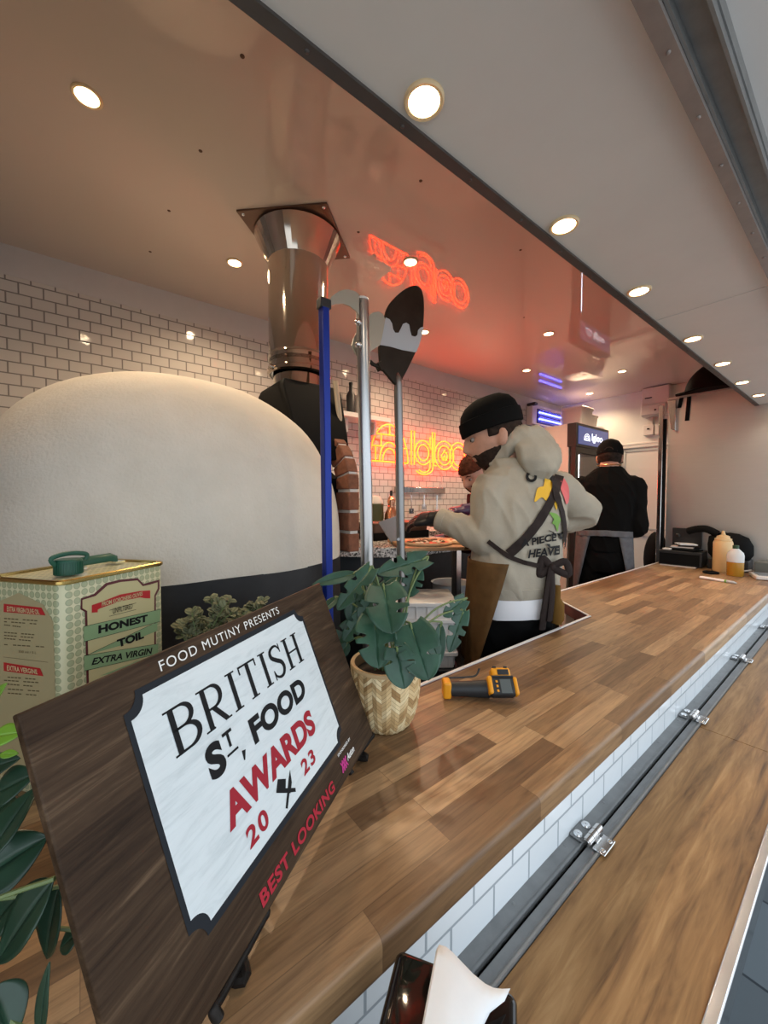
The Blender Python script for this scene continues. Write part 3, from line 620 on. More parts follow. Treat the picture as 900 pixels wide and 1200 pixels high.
a, c = nz(506.5, 545), nz(509.6, 507); ntube(lt, [(c.x, a.y+.02), (c.x, c.y), (a.x, c.y), (a.x, a.y+.03), (a.x+.02, a.y), (a.x+.05, a.y-.005)])
for q, px in enumerate((520.8, 537.5)):
    o_ = nz(px, 533.8+q*1.3); r = abs(nz(px+(10.8, 10.2)[q], 534).x-o_.x); ntube(lt, ring2(o_, r), True); ntube(lt, ring2(o_, r*.68), True)
    if q == 0: ntube(lt, [(o_.x+r*p[0], o_.y+r*p[1]) for p in ((-.2, -.35), (-.32, 0), (-.1, .2), (0, .42), (.12, .15), (.2, .25), (.33, -.05), (.2, -.35), (.08, -.38), (.12, -.15), (0, 0), (-.1, -.2), (-.06, -.38))], True, .006)
obj('dome_tubes', lg, 'neon', ns, smooth=80); obj('letter_tubes', lt, 'neon', ns, smooth=80)
b = bm_(); tube(b, [V((gc.x+.25, YB-.004, lz0-.02)), V((gc.x+.25, YB-.004, lz0-.16))], .004, 6); obj('cable', b, 'switch', ns)
# ================================================================ award sign on its stand
SL, SH, ST = .4825, .3004, .009
a_, b__ = .58784287, .37511173
su = V((cos(a_), sin(a_), 0)); sv = V((-sin(a_)*sin(b__), cos(a_)*sin(b__), cos(b__))); sn = su.cross(sv)
SBL = V((.42003, .5713, .858))-su*SL
SM = basis(SBL, su, sv, sn)
sg = thing('award_sign', 'dark wooden award board with a white printed plaque, leaning on a stand', 'sign', mtx=SM)
I4 = SM
b = bm_(); box(b, SM @ V((SL/2, SH/2, -ST/2)), (SL, SH, ST), Matrix((su, sv, sn)).transposed()); obj('board', b, 'signwood', sg, bev=.0015)
def notch(x0, y0, x1, y1, r):
    return (arc(x0, y0, r, 90, 0, 8)[::-1][::-1]+arc(x1, y0, r, 180, 90, 8)+arc(x1, y1, r, 270, 180, 8)+arc(x0, y1, r, 360, 270, 8))
def notched(x0, y0, x1, y1, r): return arc(x0, y0, r, 90, 0, 8)+arc(x1, y0, r, 180, 90, 8)+arc(x1, y1, r, 270, 180, 8)+arc(x0, y1, r, 0, -90, 8)
b = bm_(); face2d(b, notched(.0705, .0460, .3905, .2765, .016), .0006, SM); obj('plaque_border', b, 'navy', sg, smooth=0)
b = bm_(); face2d(b, notched(.0755, .0535, .3855, .2695, .017), .0010, SM); obj('plaque_face', b, 'whitewash', sg, smooth=0)
Z1, Z2 = .0008, .0014
b = bm_(); rect_text(b, 'FOOD MUTINY PRESENTS', .118, .2815, .334, .2925, Z1, SM, bold=0, space=1.14); obj('lettering', b, 'white', sg, smooth=0)['label'] = 'white lettering'
# serif capitals
def serif(b, s, u0, v0, u1, v1):
    wd = dict(B=.72, R=.74, I=.34, T=.68, S=.56, H=.82); tot = sum(wd[c] for c in s)+.10*(len(s)-1); x = 0; kx = (u1-u0)/tot; ky = v1-v0
    mt_ = lambda X: SM @ Matrix.Translation((u0+X*kx, v0, 0)) @ Matrix.Diagonal((kx, ky, 1, 1))
    TK, TN, SF = .13, .055, .042
    for ch in s:
        m_ = mt_(x); w_ = wd[ch]
        def vb(X, t_=TK): ribbon(b, [(X, 0), (X, 1)], t_, Z2, m_)
        def sfx(X, y, l=.30): ribbon(b, [(X-l/2, y), (X+l/2, y)], SF, Z2+.00001, m_)
        if ch == 'I': vb(w_/2); sfx(w_/2, .02); sfx(w_/2, .98)
        if ch == 'H':
            for X in (.16, w_-.16): vb(X); sfx(X, .02); sfx(X, .98)
            ribbon(b, [(.16, .5), (w_-.16, .5)], TN, Z2, m_)
        if ch == 'T': vb(w_/2); sfx(w_/2, .02); ribbon(b, [(.02, .975), (w_-.02, .975)], TN, Z2, m_); ribbon(b, [(.04, 1), (.04, .78)], .045, Z2, m_); ribbon(b, [(w_-.04, 1), (w_-.04, .78)], .045, Z2, m_)
        if ch in 'BR':
            vb(.14); sfx(.10, .02, .26 if ch == 'R' else .2); sfx(.08, .98, .2)
            top = .52 if ch == 'B' else .46
            ribbon(b, [(.1, .975), (.34, .975)]+arc(.36, (top+.975)/2, .24, 90, -90, 14, (.975-top)/2)+[(.1, top)], [TN, TN]+[TN+(.12-TN)*math.sin(pi*i/14) for i in range(15)]+[TN], Z2, m_)
            if ch == 'B': ribbon(b, [(.1, top), (.36, top)]+arc(.38, (top+.025)/2, .29, 90, -90, 14, (top-.025)/2)+[(.1, .025)], [TN, TN]+[TN+(.13-TN)*math.sin(pi*i/14) for i in range(15)]+[TN], Z2, m_)
            else: ribbon(b, [(.32, .46), (.60, .02)], .12, Z2, m_); sfx(.66, .02, .16)
        if ch == 'S':
            pts = [(p.x, p.y) for p in smoothpts([(.50, .80, 0), (.40, .95, 0), (.25, .97, 0), (.09, .88, 0), (.08, .70, 0), (.25, .55, 0), (.43, .42, 0), (.49, .24, 0), (.39, .06, 0), (.22, .03, 0), (.08, .12, 0), (.045, .24, 0)], 4)]
            n_ = len(pts); ribbon(b, pts, [.05+.085*math.sin(pi*i/(n_-1))**1.5 for i in range(n_)], Z2, m_); ribbon(b, [(.505, 1), (.505, .72)], .04, Z2, m_); ribbon(b, [(.035, 0), (.035, .3)], .04, Z2, m_)
        x += w_+.10
b = bm_(); serif(b, 'BRITISH', .106, .197, .355, .243); 
obj('lettering', b, 'ink', sg, smooth=0)['label'] = 'black serif lettering'
b = bm_(); rect_text(b, 'S', .136, .151, .160, .187, Z2, SM, bold=.05); rect_text(b, 'T', .164, .169, .179, .187, Z2, SM, bold=.03); ribbon(b, [(.163, .1625), (.181, .1625)], .0025, Z2, SM)
ribbon(b, [(.187, .155), (.184, .145)], [.006, .002], Z2, SM); rect_text(b, 'FOOD', .206, .149, .333, .180, Z2, SM, bold=.045, space=1.02); obj('lettering', b, 'ink', sg, smooth=0)['label'] = 'black sans lettering'
b = bm_(); rect_text(b, 'AWARDS', .138, .097, .327, .132, Z2, SM, bold=.045, space=1.0); rect_text(b, '20', .155, .0645, .191, .085, Z2, SM, bold=.03, space=1.2); rect_text(b, '23', .2705, .0655, .304, .085, Z2, SM, bold=.03, space=1.2); obj('lettering', b, 'red', sg, smooth=0)['label'] = 'red lettering'
b = bm_()   # crossed cleaver and knife
cc = (.2325, .0735)
def rp(pts, ang, dx=0, dy=0): return [(cc[0]+dx+p[0]*cos(ang)-p[1]*sin(ang), cc[1]+dy+p[0]*sin(ang)+p[1]*cos(ang)) for p in pts]
face2d(b, rp([(-.021, -.002), (-.019, .012), (-.003, .012), (-.003, .002), (.017, .0015), (.018, -.0028), (-.003, -.003)], R_(-33), 0, .001), Z2, SM)
face2d(b, rp([(-.02, -.002), (-.004, -.0025), (-.004, -.0045), (.008, -.005), (.021, .0015), (.008, .0022), (-.02, .0022)], R_(48), .003, .0), Z2+.00005, SM)
obj('crossed_knives', b, 'ink', sg, smooth=0)
b = bm_(); rect_text(b, 'BEST LOOKING', .149, .0085, .325, .0235, Z1, SM, bold=.035, space=1.1); obj('lettering', b, 'bestred', sg, smooth=0)['label'] = 'rose red lettering'
b = bm_(); rect_text(b, 'SPONSORED BY', .357, .0365, .405, .0405, Z1, SM, bold=.02); rect_text(b, 'Auton', .378, .0165, .4065, .0265, Z1, SM, bold=.03, shear=.3); obj('lettering', b, 'white', sg, smooth=0)['label'] = 'small white sponsor lettering'
b = bm_()
for k in range(3): ribbon(b, [(.356+.006*k, .012), (.364+.006*k, .027)], .0035, Z1, SM); ribbon(b, [(.364+.006*k, .012), (.357+.006*k, .027)], .0022, Z1+.00003, SM)
obj('sponsor_mark', b, 'pink', sg, smooth=0)
# wrought iron stand: two hooked feet and a rear strut
es = thing('easel_stand', 'black wrought iron easel stand holding the award board', 'stand', tuple((SBL+su*SL/2).xy)+(CT,))
fw = V((sin(a_), -cos(a_), 0))
def onc(px, py, z): return PZ(px, py, z)
for u, e0, e1 in ((.105, (311, 1070), (250, 1182)), (.435, (436, 862), (408, 900))):
    q = SBL+su*u; p0, p1 = onc(*e0, CT+.014), onc(*e1, CT+.014); dl = (p1-p0).normalized()
    b = bm_(); tube(b, smoothpts([p0-fw*.014+V((0, 0, -.004)), p0+V((0, 0, .001)), p0+dl*.008, p0.lerp(p1, .5), p1-dl*.008, p1+V((0, 0, .001)), p1+fw*.006+V((0, 0, -.0075))], 6), .0052, 10)
    obj('lip_bar', b, 'iron', es)
    b = bm_(); m_ = p0.lerp(p1, .5); bk = V((q.x, q.y, CT+.006))-fw*.10; tube(b, smoothpts([m_+V((0, 0, -.004)), V((q.x, q.y, CT+.0065)), bk], 5), .0055, 8); obj('foot', b, 'iron', es)
    b = bm_(); top = SBL+su*(u+(.27-u)*.45)+sv*.2-sn*(ST+.007); tube(b, [V((q.x, q.y, CT+.006))-fw*.012, top], .0055, 8); obj('upright', b, 'iron', es)
b = bm_(); rr_ = SBL+su*.27+sv*.15-sn*(ST+.01); ft = V((rr_.x, rr_.y, CT+.006))-fw*.10; tube(b, [rr_, ft], .0055, 8); obj('rear_strut', b, 'iron', es)
# ================================================================ olive oil tin
TT = 1.3-.125+.0
TF, TR_ = PZ(71, 683, TT), PZ(192, 659, TT)
tu = (TR_-TF); TWD = tu.length; tu.normalize(); tn = V((tu.y, -tu.x, 0)); TD = .155; TH_ = TT-CT
TMx = basis(V((TF.x, TF.y, CT)), tu, V((0, 0, 1)), tn)      # local: u along front, v up, w outwards
tin = thing('olive_oil_tin', 'tall patterned olive oil tin with a green cap behind the award board', 'tin', mtx=TMx)
def rrect(x0, x1, y0, y1, r, n=5): return arc(x1-r, y1-r, r, 0, 90, n)+arc(x0+r, y1-r, r, 90, 180, n)+arc(x0+r, y0+r, r, 180, 270, n)+arc(x1-r, y0+r, r, 270, 360, n)
def rr3(ins, v, r=.014): return [TMx @ V((p[0], v, p[1])) for p in rrect(ins, TWD-ins, -TD+ins, -ins, r)]
b = bm_(); rings_(b, [rr3(.002, 0), rr3(0, .004), rr3(0, TH_-.004), rr3(.001, TH_-.002)]); obj('body', b, 'pattern', tin)
b = bm_(); rings_(b, [rr3(-.001, TH_-.005), rr3(-.003, TH_-.003), rr3(-.003, TH_+.001), rr3(-.001, TH_+.003), rr3(.003, TH_+.002), rr3(.004, TH_-.003)]); obj('rim', b, 'gold', tin)
def onf(px, py, w_=.0):   # point of the photo on the tin's front face, in the face's own u,v
    n_ = tn; o_ = V((TF.x, TF.y, CT)); r = ray(px, py); t_ = (o_-CAM).dot(n_)/r.dot(n_); p = TMx.inverted() @ (CAM+r*t_); return (p.x, p.y)
def c8(x, y): return onf(x*210/900, 640+y*190/814)
def poly8(b, pts, z): face2d(b, [c8(*p) for p in pts], z, TMx)
b = bm_(); poly8(b, [(405, 262), (470, 240), (530, 185), (600, 168), (690, 160), (720, 190), (745, 182), (800, 168), (800, 215), (782, 250), (782, 700), (435, 760), (425, 330), (403, 318)], .0006); obj('label_border', b, 'maroon', tin, smooth=0)
b = bm_(); poly8(b, [(412, 270), (478, 250), (538, 197), (604, 180), (688, 172), (715, 201), (748, 194), (790, 181), (790, 212), (773, 247), (773, 700), (446, 758), (436, 325), (412, 312)], .0009); obj('label_panel', b, 'cream', tin, smooth=0)
b = bm_(); poly8(b, [(458, 296), (500, 282), (600, 243), (700, 225), (752, 222), (752, 262), (728, 262), (700, 257), (600, 277), (506, 310), (488, 318), (488, 332), (458, 334)], .0012); obj('banner', b, 'rband', tin, smooth=0)
b = bm_(); poly8(b, [(418, 403), (805, 316), (800, 378), (418, 480)], .0014); poly8(b, [(436, 546), (760, 392), (788, 384), (788, 425), (600, 500)], .0012); poly8(b, [(420, 550), (792, 490), (790, 540), (420, 626)], .0014); poly8(b, [(500, 650), (690, 575), (770, 565), (640, 625)], .0012); obj('banner', b, 'gband', tin, smooth=0)
def t8(b, s, q, z=.0017, **kw):
    Q = [V(c8(*p)) for p in q]   # bl, br, tr, tl
    text(b, s, lambda a, c: TMx @ ((Q[0]*(1-a)+Q[1]*a)*(1-c)+(Q[3]*(1-a)+Q[2]*a)*c).to_3d().__add__(V((0, 0, z))), **kw)
b = bm_(); t8(b, 'FROM KORONEIKI OLIVES', [(508, 303), (712, 247), (712, 228), (508, 280)], bold=.02); obj('lettering', b, 'cream', tin, smooth=0)
b = bm_(); t8(b, 'UNFILTERED', [(563, 340), (662, 312), (662, 288), (563, 312)], bold=.0); t8(b, 'HONEST', [(490, 440), (738, 378), (738, 342), (490, 398)], bold=.05); t8(b, 'TOIL', [(590, 510), (720, 462), (718, 424), (582, 470)], bold=.05); t8(b, 'EXTRA VIRGIN', [(455, 598), (762, 540), (762, 508), (460, 562)], bold=.03, shear=.2)
for (x0, y0), (x1, y1) in (((545, 322), (680, 285)), ((545, 352), (680, 318)), ((418, 403), (805, 316)), ((418, 480), (800, 378)), ((436, 546), (760, 392)), ((420, 550), (792, 490)), ((420, 626), (790, 540))): ribbon(b, [c8(x0, y0), c8(x1, y1)], .0007, .0016, TMx)
obj('lettering', b, 'ink', tin, smooth=0)
# side face of the tin: local u = 0 plane
SMx = basis(V((TF.x, TF.y, CT)), tn, V((0, 0, 1)), -tu)
def s8(x, y):
    n_ = tu; o_ = V((TF.x, TF.y, CT)); r = ray(x*210/900, 640+y*190/814); t_ = (o_-CAM).dot(n_)/r.dot(n_); p = SMx.inverted() @ (CAM+r*t_); return (p.x, p.y)
b = bm_(); face2d(b, [(-.143, .02), (-.016, .02), (-.016, TH_-.06), (-.035, TH_-.035), (-.085, TH_-.02), (-.125, TH_-.035), (-.143, TH_-.06)], .0006, SMx); obj('side_label', b, mat('tan_label', (.36, .31, .17), .4), tin, smooth=0)
b = bm_()
b.free()
for q in ([(22, 330), (232, 347), (212, 308), (22, 288)], [(22, 625), (222, 652), (205, 612), (22, 582)]): b = bm_(); face2d(b, [s8(*p) for p in q], .0010, SMx); obj('banner', b, 'rband', tin, smooth=0)
def ts(b, s, q, **kw):
    Q = [V(s8(*p)) for p in q]
    text(b, s, lambda a, c: SMx @ (((Q[0]*(1-a)+Q[1]*a)*(1-c)+(Q[3]*(1-a)+Q[2]*a)*c).to_3d()+V((0, 0, .0014))), **kw)
b = bm_(); ts(b, 'EXTRA VIRGIN OLIVE OIL', [(40, 326), (205, 342), (200, 318), (40, 300)], bold=.02); obj('lettering', b, 'cream', tin, smooth=0); b = bm_(); ts(b, 'EXTRA VERGINE', [(40, 622), (195, 642), (190, 618), (40, 596)], bold=.02); obj('lettering', b, 'cream', tin, smooth=0)
b = bm_()
for y, x1 in ((362, 195), (378, 190), (394, 120), (432, 180), (447, 175), (462, 160), (493, 230), (655, 185), (672, 200), (690, 170), (715, 205), (735, 190)):
    A_, B_ = V(s8(24, y)), V(s8(x1, y+12)); n_ = 9
    for k in range(n_): 
        if (k*7+y) % 5: ribbon(b, [A_.lerp(B_, k/n_), A_.lerp(B_, (k+.8)/n_)], .0017, .0010, SMx)
ts(b, '500 ml / 5 L', [(98, 533), (188, 540), (188, 528), (98, 521)]); ribbon(b, [s8(20, 555), s8(245, 582)], .0006, .001, SMx); obj('small_print', b, mat('brown_print', (.13, .10, .05), .5), tin, smooth=0)
kc = PZ(82, 657, TT+.0); kc = TMx @ V((.052, TH_+.0, -.055))
b = bm_(); lathe(b, [(.001, .001), (.019, .001), (.019, .024), (.0175, .026), (.001, .026)], kc, 40)
for i in range(36): a = 2*pi*i/36; box(b, kc+V((.0192*cos(a), .0192*sin(a), .012)), (.0012, .0014, .02), Matrix.Rotation(a, 3, 'Z'))
obj('cap', b, 'gcap', tin)
b = bm_(); tube(b, smoothpts([kc+tu*-.020+V((0, 0, .018)), kc+tu*-.026+V((0, 0, .03)), kc+V((0, 0, .035)), kc+tu*.03+V((0, 0, .03)), kc+tu*.028+V((0, 0, .02))], 6), .0024, 8, flat=1.6); obj('pull_ring', b, 'gcap', tin)
b = bm_(); h0_ = TMx @ V((.085, TH_+.009, -.085)); h1_ = TMx @ V((.16, TH_+.009, -.085)); tube(b, [h0_+V((0, 0, -.007)), h0_, h0_.lerp(h1_, .1)+V((0, 0, .004)), h0_.lerp(h1_, .9)+V((0, 0, .004)), h1_, h1_+V((0, 0, -.007))], .0042, 10, flat=2); obj('handle', b, 'gcap', tin)
b = bm_()
for p in (h0_, h1_): box(b, p+V((0, 0, -.006)), (.02, .03, .004), Matrix.Rotation(math.atan2(tu.y, tu.x), 3, 'Z'))
obj('handle_mount', b, 'bright', tin)
# ================================================================ plants
def leaf_mesh(b, B, T, W, nrm, kind='monstera', droop=.12, fold=.12, seed=0, nu=30, nv=6):
    B, T = V(B), V(T); d = T-B; L = d.length; d.normalize(); nrm = V(nrm); s = d.cross(nrm).normalized(); n = s.cross(d); r = random.Random(seed)
    slots = [.36, .62] if kind == 'monstera' else []; nu = 56 if kind == 'monstera' else nu
    cuts = [[(p+r.uniform(-.05, .05), r.uniform(.50, .75) if r.random() < .9 else 0) for p in slots] for _ in (0, 1)]
    for sd in (-1, 1):
        rows = []
        for i in range(nu+1):
            u = i/nu
            if kind == 'monstera': wv = (max(0, 1-((u-.36)/.64)**2) if u > .36 else (1-((.36-u)/.48)**2))**.62
            elif kind == 'lance': wv = (sin(pi*min(1, u**.8)))**.8*.98+.02
            else: wv = math.sqrt(max(0, 1-(2*u-1)**2))
            k = 1
            for (p, dp) in cuts[(sd+1)//2]:
                e = abs(u-p)
                if e < .055: k = min(k, 1-dp*math.sqrt(1-(e/.055)**2))
            row = []
            for j in range(nv+1):
                v = j/nv*k; x = v*wv*W/2; uu = u+v*(.10 if kind == 'monstera' else .03)*(1-u)-(.16*v*v*(1-u)**3 if kind == 'monstera' else 0)
                h = fold*x-droop*L*(uu-.3)**2+.012*W*sin(9*u+3*v+seed)*v
                row.append(b.verts.new(B+d*(uu*L)+s*(sd*x)+n*h))
            rows.append(row)
        for i in range(nu):
            for j in range(nv):
                q = (rows[i][j], rows[i+1][j], rows[i+1][j+1], rows[i][j+1]); b.faces.new(q if sd > 0 else q[::-1])
def solid(o, t_=.0008): k = o.modifiers.new('thickness', 'SOLIDIFY'); k.thickness = t_; return o
def rs(x, y): return (350+x*.2333, 640+y*.2333)     # crop pixel -> photo pixel
potc = PZ(452, 852, CT); potc = V((potc.x+.01, potc.y+.012, CT)); 
mp2 = thing('potted_monstera', 'leafy monstera in a woven bamboo pot beside the award board', 'potted plant', tuple(potc))
PR0, PR1, PH = .049, .071, .130
def prad(z): return PR0+(PR1-PR0)*(1-(1-z/PH)**2.6)-.008*max(0, 1-z/.02)**2
b = bm_(); lathe(b, [(.001, .001), (PR0-.002, .001)]+[(prad(PH*i/10)-.002, PH*i/10) for i in range(11)]+[(PR1-.006, PH), (PR1-.009, PH*.8), (.001, PH*.8)], potc, 48); obj('pot_core', b, mat('dark_weave_gap', (.16, .09, .035), .8), mp2)
b = bm_(); lay = b.faces.layers.float.new('tone'); NC, NR = 24, 15
for c_ in range(NC):
    for r_ in range(-2, NR+1):
        z0 = PH*.97*r_/NR; up_ = 1 if c_ % 2 else -1; a0, a1 = 2*pi*c_/NC, 2*pi*(c_+1)/NC; hh = PH/NR*.90; sl = PH/NR*1.9*up_
        def P_(a, z, o=0): z = min(max(z, .001), PH-.002); r = prad(z)+o; return potc+V((r*cos(a), r*sin(a), z))
        za, zb = (z0, z0+sl) if up_ > 0 else (z0-sl, z0)
        if max(za, zb)+hh < .002 or min(za, zb) > PH-.003: continue
        tone = rnd.random(); am = (a0+a1)/2
        q = [P_(a0, za, .0), P_(am, (za+zb)/2, .0022), P_(a1, zb, .0006), P_(a1, zb+hh, .0006), P_(am, (za+zb)/2+hh, .0022), P_(a0, za+hh, .0)]
        vs = [b.verts.new(p) for p in q]
        for f in ((0, 1, 4, 5), (1, 2, 3, 4)):
            try: b.faces.new([vs[i] for i in f])[lay] = tone
            except ValueError: pass
obj('woven_shell', b, 'weave', mp2, smooth=0, fixn=False)
b = bm_(); lathe(b, [(PR1-.006, PH-.004), (PR1+.002, PH-.005), (PR1+.0025, PH-.001), (PR1+.001, PH+.002), (PR1-.006, PH+.001)], potc, 48); obj('rim', b, mat('bamboo_rim', (.50, .35, .18), .6), mp2)
b = bm_(); lathe(b, [(.001, PH*.80), (PR1-.008, PH*.80), (PR1-.008, PH*.84), (.001, PH*.87)], potc, 32); obj('soil', b, 'soil', mp2)
pd = (potc-CAM).dot(CF)
LV = [  # base px, tip px, width px, depth base, depth tip, kind (in crop pixels)
 ((425, 195), (470, 435), 225, -.03, -.10), ((380, 345), (402, 612), 212, -.05, -.11), ((557, 385), (655, 672), 228, -.06, -.12),
 ((490, 505), (532, 716), 165, -.09, -.12), ((650, 60), (398, 135), 118, .06, .02), ((300, 135), (66, 192), 66, .06, .02), ((372, 105), (193, 318), 105, .03, -.02),
 ((590, 120), (548, 256), 110, .05, .03), ((500, 140), (430, 185), 85, .06, .05), ((838, 262), (728, 352), 84, .10, .07), ((828, 318), (758, 532), 92, .10, .06),
 ((712, 380), (705, 610), 62, .06, .02), ((196, 256), (112, 334), 52, .06, .02), ((262, 392), (180, 520), 96, .05, .05), ((335, 330), (225, 480), 96, .02, .0),
 ((300, 190), (262, 392), 110, .07, .05), ((250, 480), (205, 570), 60, .04, .03), ((400, 230), (300, 370), 100, .0, -.02), ((640, 420), (700, 560), 90, .02, .0), ((360, 170), (440, 240), 90, .06, .03)]
bl, bs = bm_(), bm_()
core = potc+V((0, 0, PH*.84))
for i, (B, T, W, db, dt) in enumerate(LV):
    db -= .0; p, q = PD(*rs(*B), pd+db), PD(*rs(*T), pd+dt)
    Wm = W*.2333*(pd+(db+dt)/2)/450
    nr = -FH*.75+V((0, 0, .65)) if i not in (4, 5, 6, 9, 10, 11) else (-FH*.8+V((0, 0, .5)) if i < 9 else -FH*.9+V((0, 0, .2)))
    leaf_mesh(bl, p, q, Wm*1.0, nr, 'monstera' if W > 70 else 'lance', .10, .16, i)
    st = core+V((rnd.uniform(-.02, .02), rnd.uniform(-.02, .02), 0)); mid = (st*.45+p*.55)+V((0, 0, .035)); tube(bs, smoothpts([st, mid, p, p.lerp(q, .12)], 6), .0022, 8); 
    tube(bs, [p.lerp(q, .0), p.lerp(q, .3)+V((0, 0, 0))], .0010, 6)
obj('stems', bs, 'stem', mp2); solid(obj('foliage', bl, 'leaf', mp2, smooth=60, fixn=False))
# broad-leaved plant at the left edge, pot out of the frame
lp0 = V((-.13, .47, CT))
lp = thing('broadleaf_plant', 'dark broad-leaved plant at the left edge, in front of the oil tin', 'potted plant', tuple(lp0))
b = bm_(); lathe(b, [(.001, .0), (.045, 0), (.06, .10), (.055, .10), (.05, .085), (.001, .085)], lp0, 36); obj('pot', b, 'black', lp)
b = bm_(); lathe(b, [(.001, .085), (.05, .085), (.001, .09)], lp0, 24); obj('soil', b, 'soil', lp)
bl, bs, bg_ = bm_(), bm_(), bm_()
def cl(x, y): return (x*120/327, 760+y*1200/1200*.3667)
LL = [((-60, 700), (112, 440), 100, .30, .34), ((-90, 760), (150, 600), 120, .31, .33), ((175, 735), (-20, 1010), 110, .30, .29), ((60, 790), (-60, 930), 90, .31, .31), ((130, 1260), (150, 1010), 40, .27, .27), ((-30, 1080), (40, 1260), 110, .28, .27),
 ((-20, 470), (110, 400), 80, .36, .36), ((190, 760), (140, 1000), 90, .34, .34), ((-80, 560), (90, 520), 110, .34, .37), ((260, 900), (190, 960), 50, .36, .36), ((-90, 410), (60, 350), 60, .36, .36), ((-60, 640), (40, 480), 90, .37, .38)]
for i, (B, T, W, db, dt) in enumerate(LL):
    p, q = PD(*cl(*B), db), PD(*cl(*T), dt); leaf_mesh(bl, p, q, 1.4*W*.3667*(db+dt)/2/450, -FH*.6+V((0, 0, .7))+CR*rnd.uniform(-.3, .3), 'lance', .08, .2, i, 18, 4)
    st = lp0+V((rnd.uniform(-.02, .02), rnd.uniform(-.02, .02), .085)); tube(bs, smoothpts([st, (st+p)/2+V((0, 0, .02)), p], 6), .0018, 6)
for i, (B, T, W, db, dt) in enumerate([((-30, 285), (72, 268), 70, .30, .30), ((-50, 200), (20, 110), 50, .36, .36), ((0, 340), (60, 335), 26, .31, .31)]):
    p, q = PD(*cl(*B), db), PD(*cl(*T), dt); leaf_mesh(bg_, p, q, W*.3667*(db+dt)/2/450, -FH*.6+V((0, 0, .7)), 'lance', .05, .1, i, 18, 4); st = lp0+V((0, 0, .085)); tube(bs, smoothpts([st, (st+p)/2+V((0, 0, .02)), p], 6), .0015, 6)
obj('stems', bs, 'stem', lp); solid(obj('foliage', bl, 'leaf2', lp, smooth=60, fixn=False)); k_ = solid(obj('young_leaves', bg_, 'leaf3', lp, smooth=60, fixn=False)); k_['label'] = 'light green young leaves'
# small sage plant behind the sign
sp0 = PD(245, 745, .80); sp0.z = CT
spn = thing('sage_plant', 'small round-leaved sage plant between the award board and the oven', 'potted plant', tuple(sp0))
b = bm_(); lathe(b, [(.001, 0), (.04, 0), (.05, .09), (.046, .09), (.042, .08), (.001, .08)], sp0, 32); obj('pot', b, 'black', spn)
bl, bs = bm_(), bm_()
tips = [(208, 735), (216, 730), (225, 718), (222, 742), (234, 716), (240, 730), (248, 702), (252, 715), (260, 700), (262, 712), (268, 705), (272, 718), (258, 728), (246, 740), (268, 730), (282, 718), (292, 712), (296, 710), (308, 705), (310, 708), (232, 728), (238, 740)]
for i, tp in enumerate(tips):
    q = PD(tp[0], tp[1], .80+rnd.uniform(-.05, .05)); st = sp0+V((rnd.uniform(-.02, .02), rnd.uniform(-.02, .02), .08)); pts = smoothpts([st, (st+q)/2+V((rnd.uniform(-.02, .02), 0, .03)), q], 6); tube(bs, pts, .0016, 6)
    for k in range(5, len(pts)):
        for s_ in (-1, 1):
            p = pts[k]; dr = V((rnd.uniform(-1, 1), rnd.uniform(-1, 1), rnd.uniform(-.1, .9))).normalized(); leaf_mesh(bl, p, p+dr*.017, .014, V((rnd.uniform(-.4, .4), -.5, 1)), 'round', .1, .25, k, 6, 2)
obj('stems', bs, 'stem', spn); solid(obj('foliage', bl, 'leaf4', spn, smooth=60, fixn=False))
# ================================================================ peels standing behind the counter
def pole_line(px0, py0, px1, py1, y0, y1):
    a, c = PY(px0, py0, y0), PY(px1, py1, y1); d = (a-c); k = (a.z-.005)/d.z; return a, a-d*k
a, f_ = pole_line(379.5, 359, 384, 690, .80, .80)
bp = thing('pizza_peel', 'blue square-handled peel with a curved beige blade, left of the chrome peel', 'peel', tuple(f_))
b = bm_(); dd = (a-f_).normalized(); box(b, (a+f_)/2, (.022, .018, (a-f_).length), dd.to_track_quat('Z', 'Y').to_matrix()); obj('handle', b, 'blue', bp, bev=.002)
b = bm_(); box(b, a+V((0, 0, .004)), (.028, .023, .022)); obj('end_cap', b, 'black', bp, bev=.002)
def plate(b, pts, y, th, sc_=None):
    q = [PY(*p, y) for p in pts]; prism(b, [(p.x, -p.z) for p in q], -th/2, th/2, Matrix(((1, 0, 0, 0), (0, 0, 1, y), (0, -1, 0, 0), (0, 0, 0, 1))))
c2 = lambda x, y: (370+x/6, 320+y/6)
b = bm_(); plate(b, [c2(*p) for p in ((65, 238), (82, 205), (118, 160), (165, 128), (220, 115), (275, 130), (312, 165), (330, 215), (320, 330), (285, 270), (240, 236), (190, 218), (130, 224), (78, 244))], .815, .004); obj('blade', b, 'beige', bp)
a, f_ = pole_line(424.5, 352, 430.5, 668, .82, .82)
cp_ = thing('pizza_peel', 'chrome tube peel with two bolts and a beige angled blade', 'peel', tuple(f_))
b = bm_(); cyl(b, f_, a, .0165, n=32); obj('handle', b, 'pole', cp_)
b = bm_(); ellip(b, a, (.017, .017, .009)); obj('end_cap', b, 'plastic', cp_)
b = bm_(); plate(b, [c2(*p) for p in ((300, 395), (268, 450), (250, 510), (280, 570), (322, 620), (380, 552), (450, 508), (468, 430), (486, 330), (470, 288), (440, 270), (400, 280), (330, 330))], .845, .004); obj('blade', b, 'beige', cp_)
b = bm_()
for y in (345, 502): p = PY(*c2(296, y), .80); ellip(b, p, (.008, .009, .009), None, 12, 8); q = PY(*c2(330, y), .82); cyl(b, p, q, .005, n=10)
obj('bolt', b, 'steel', cp_)
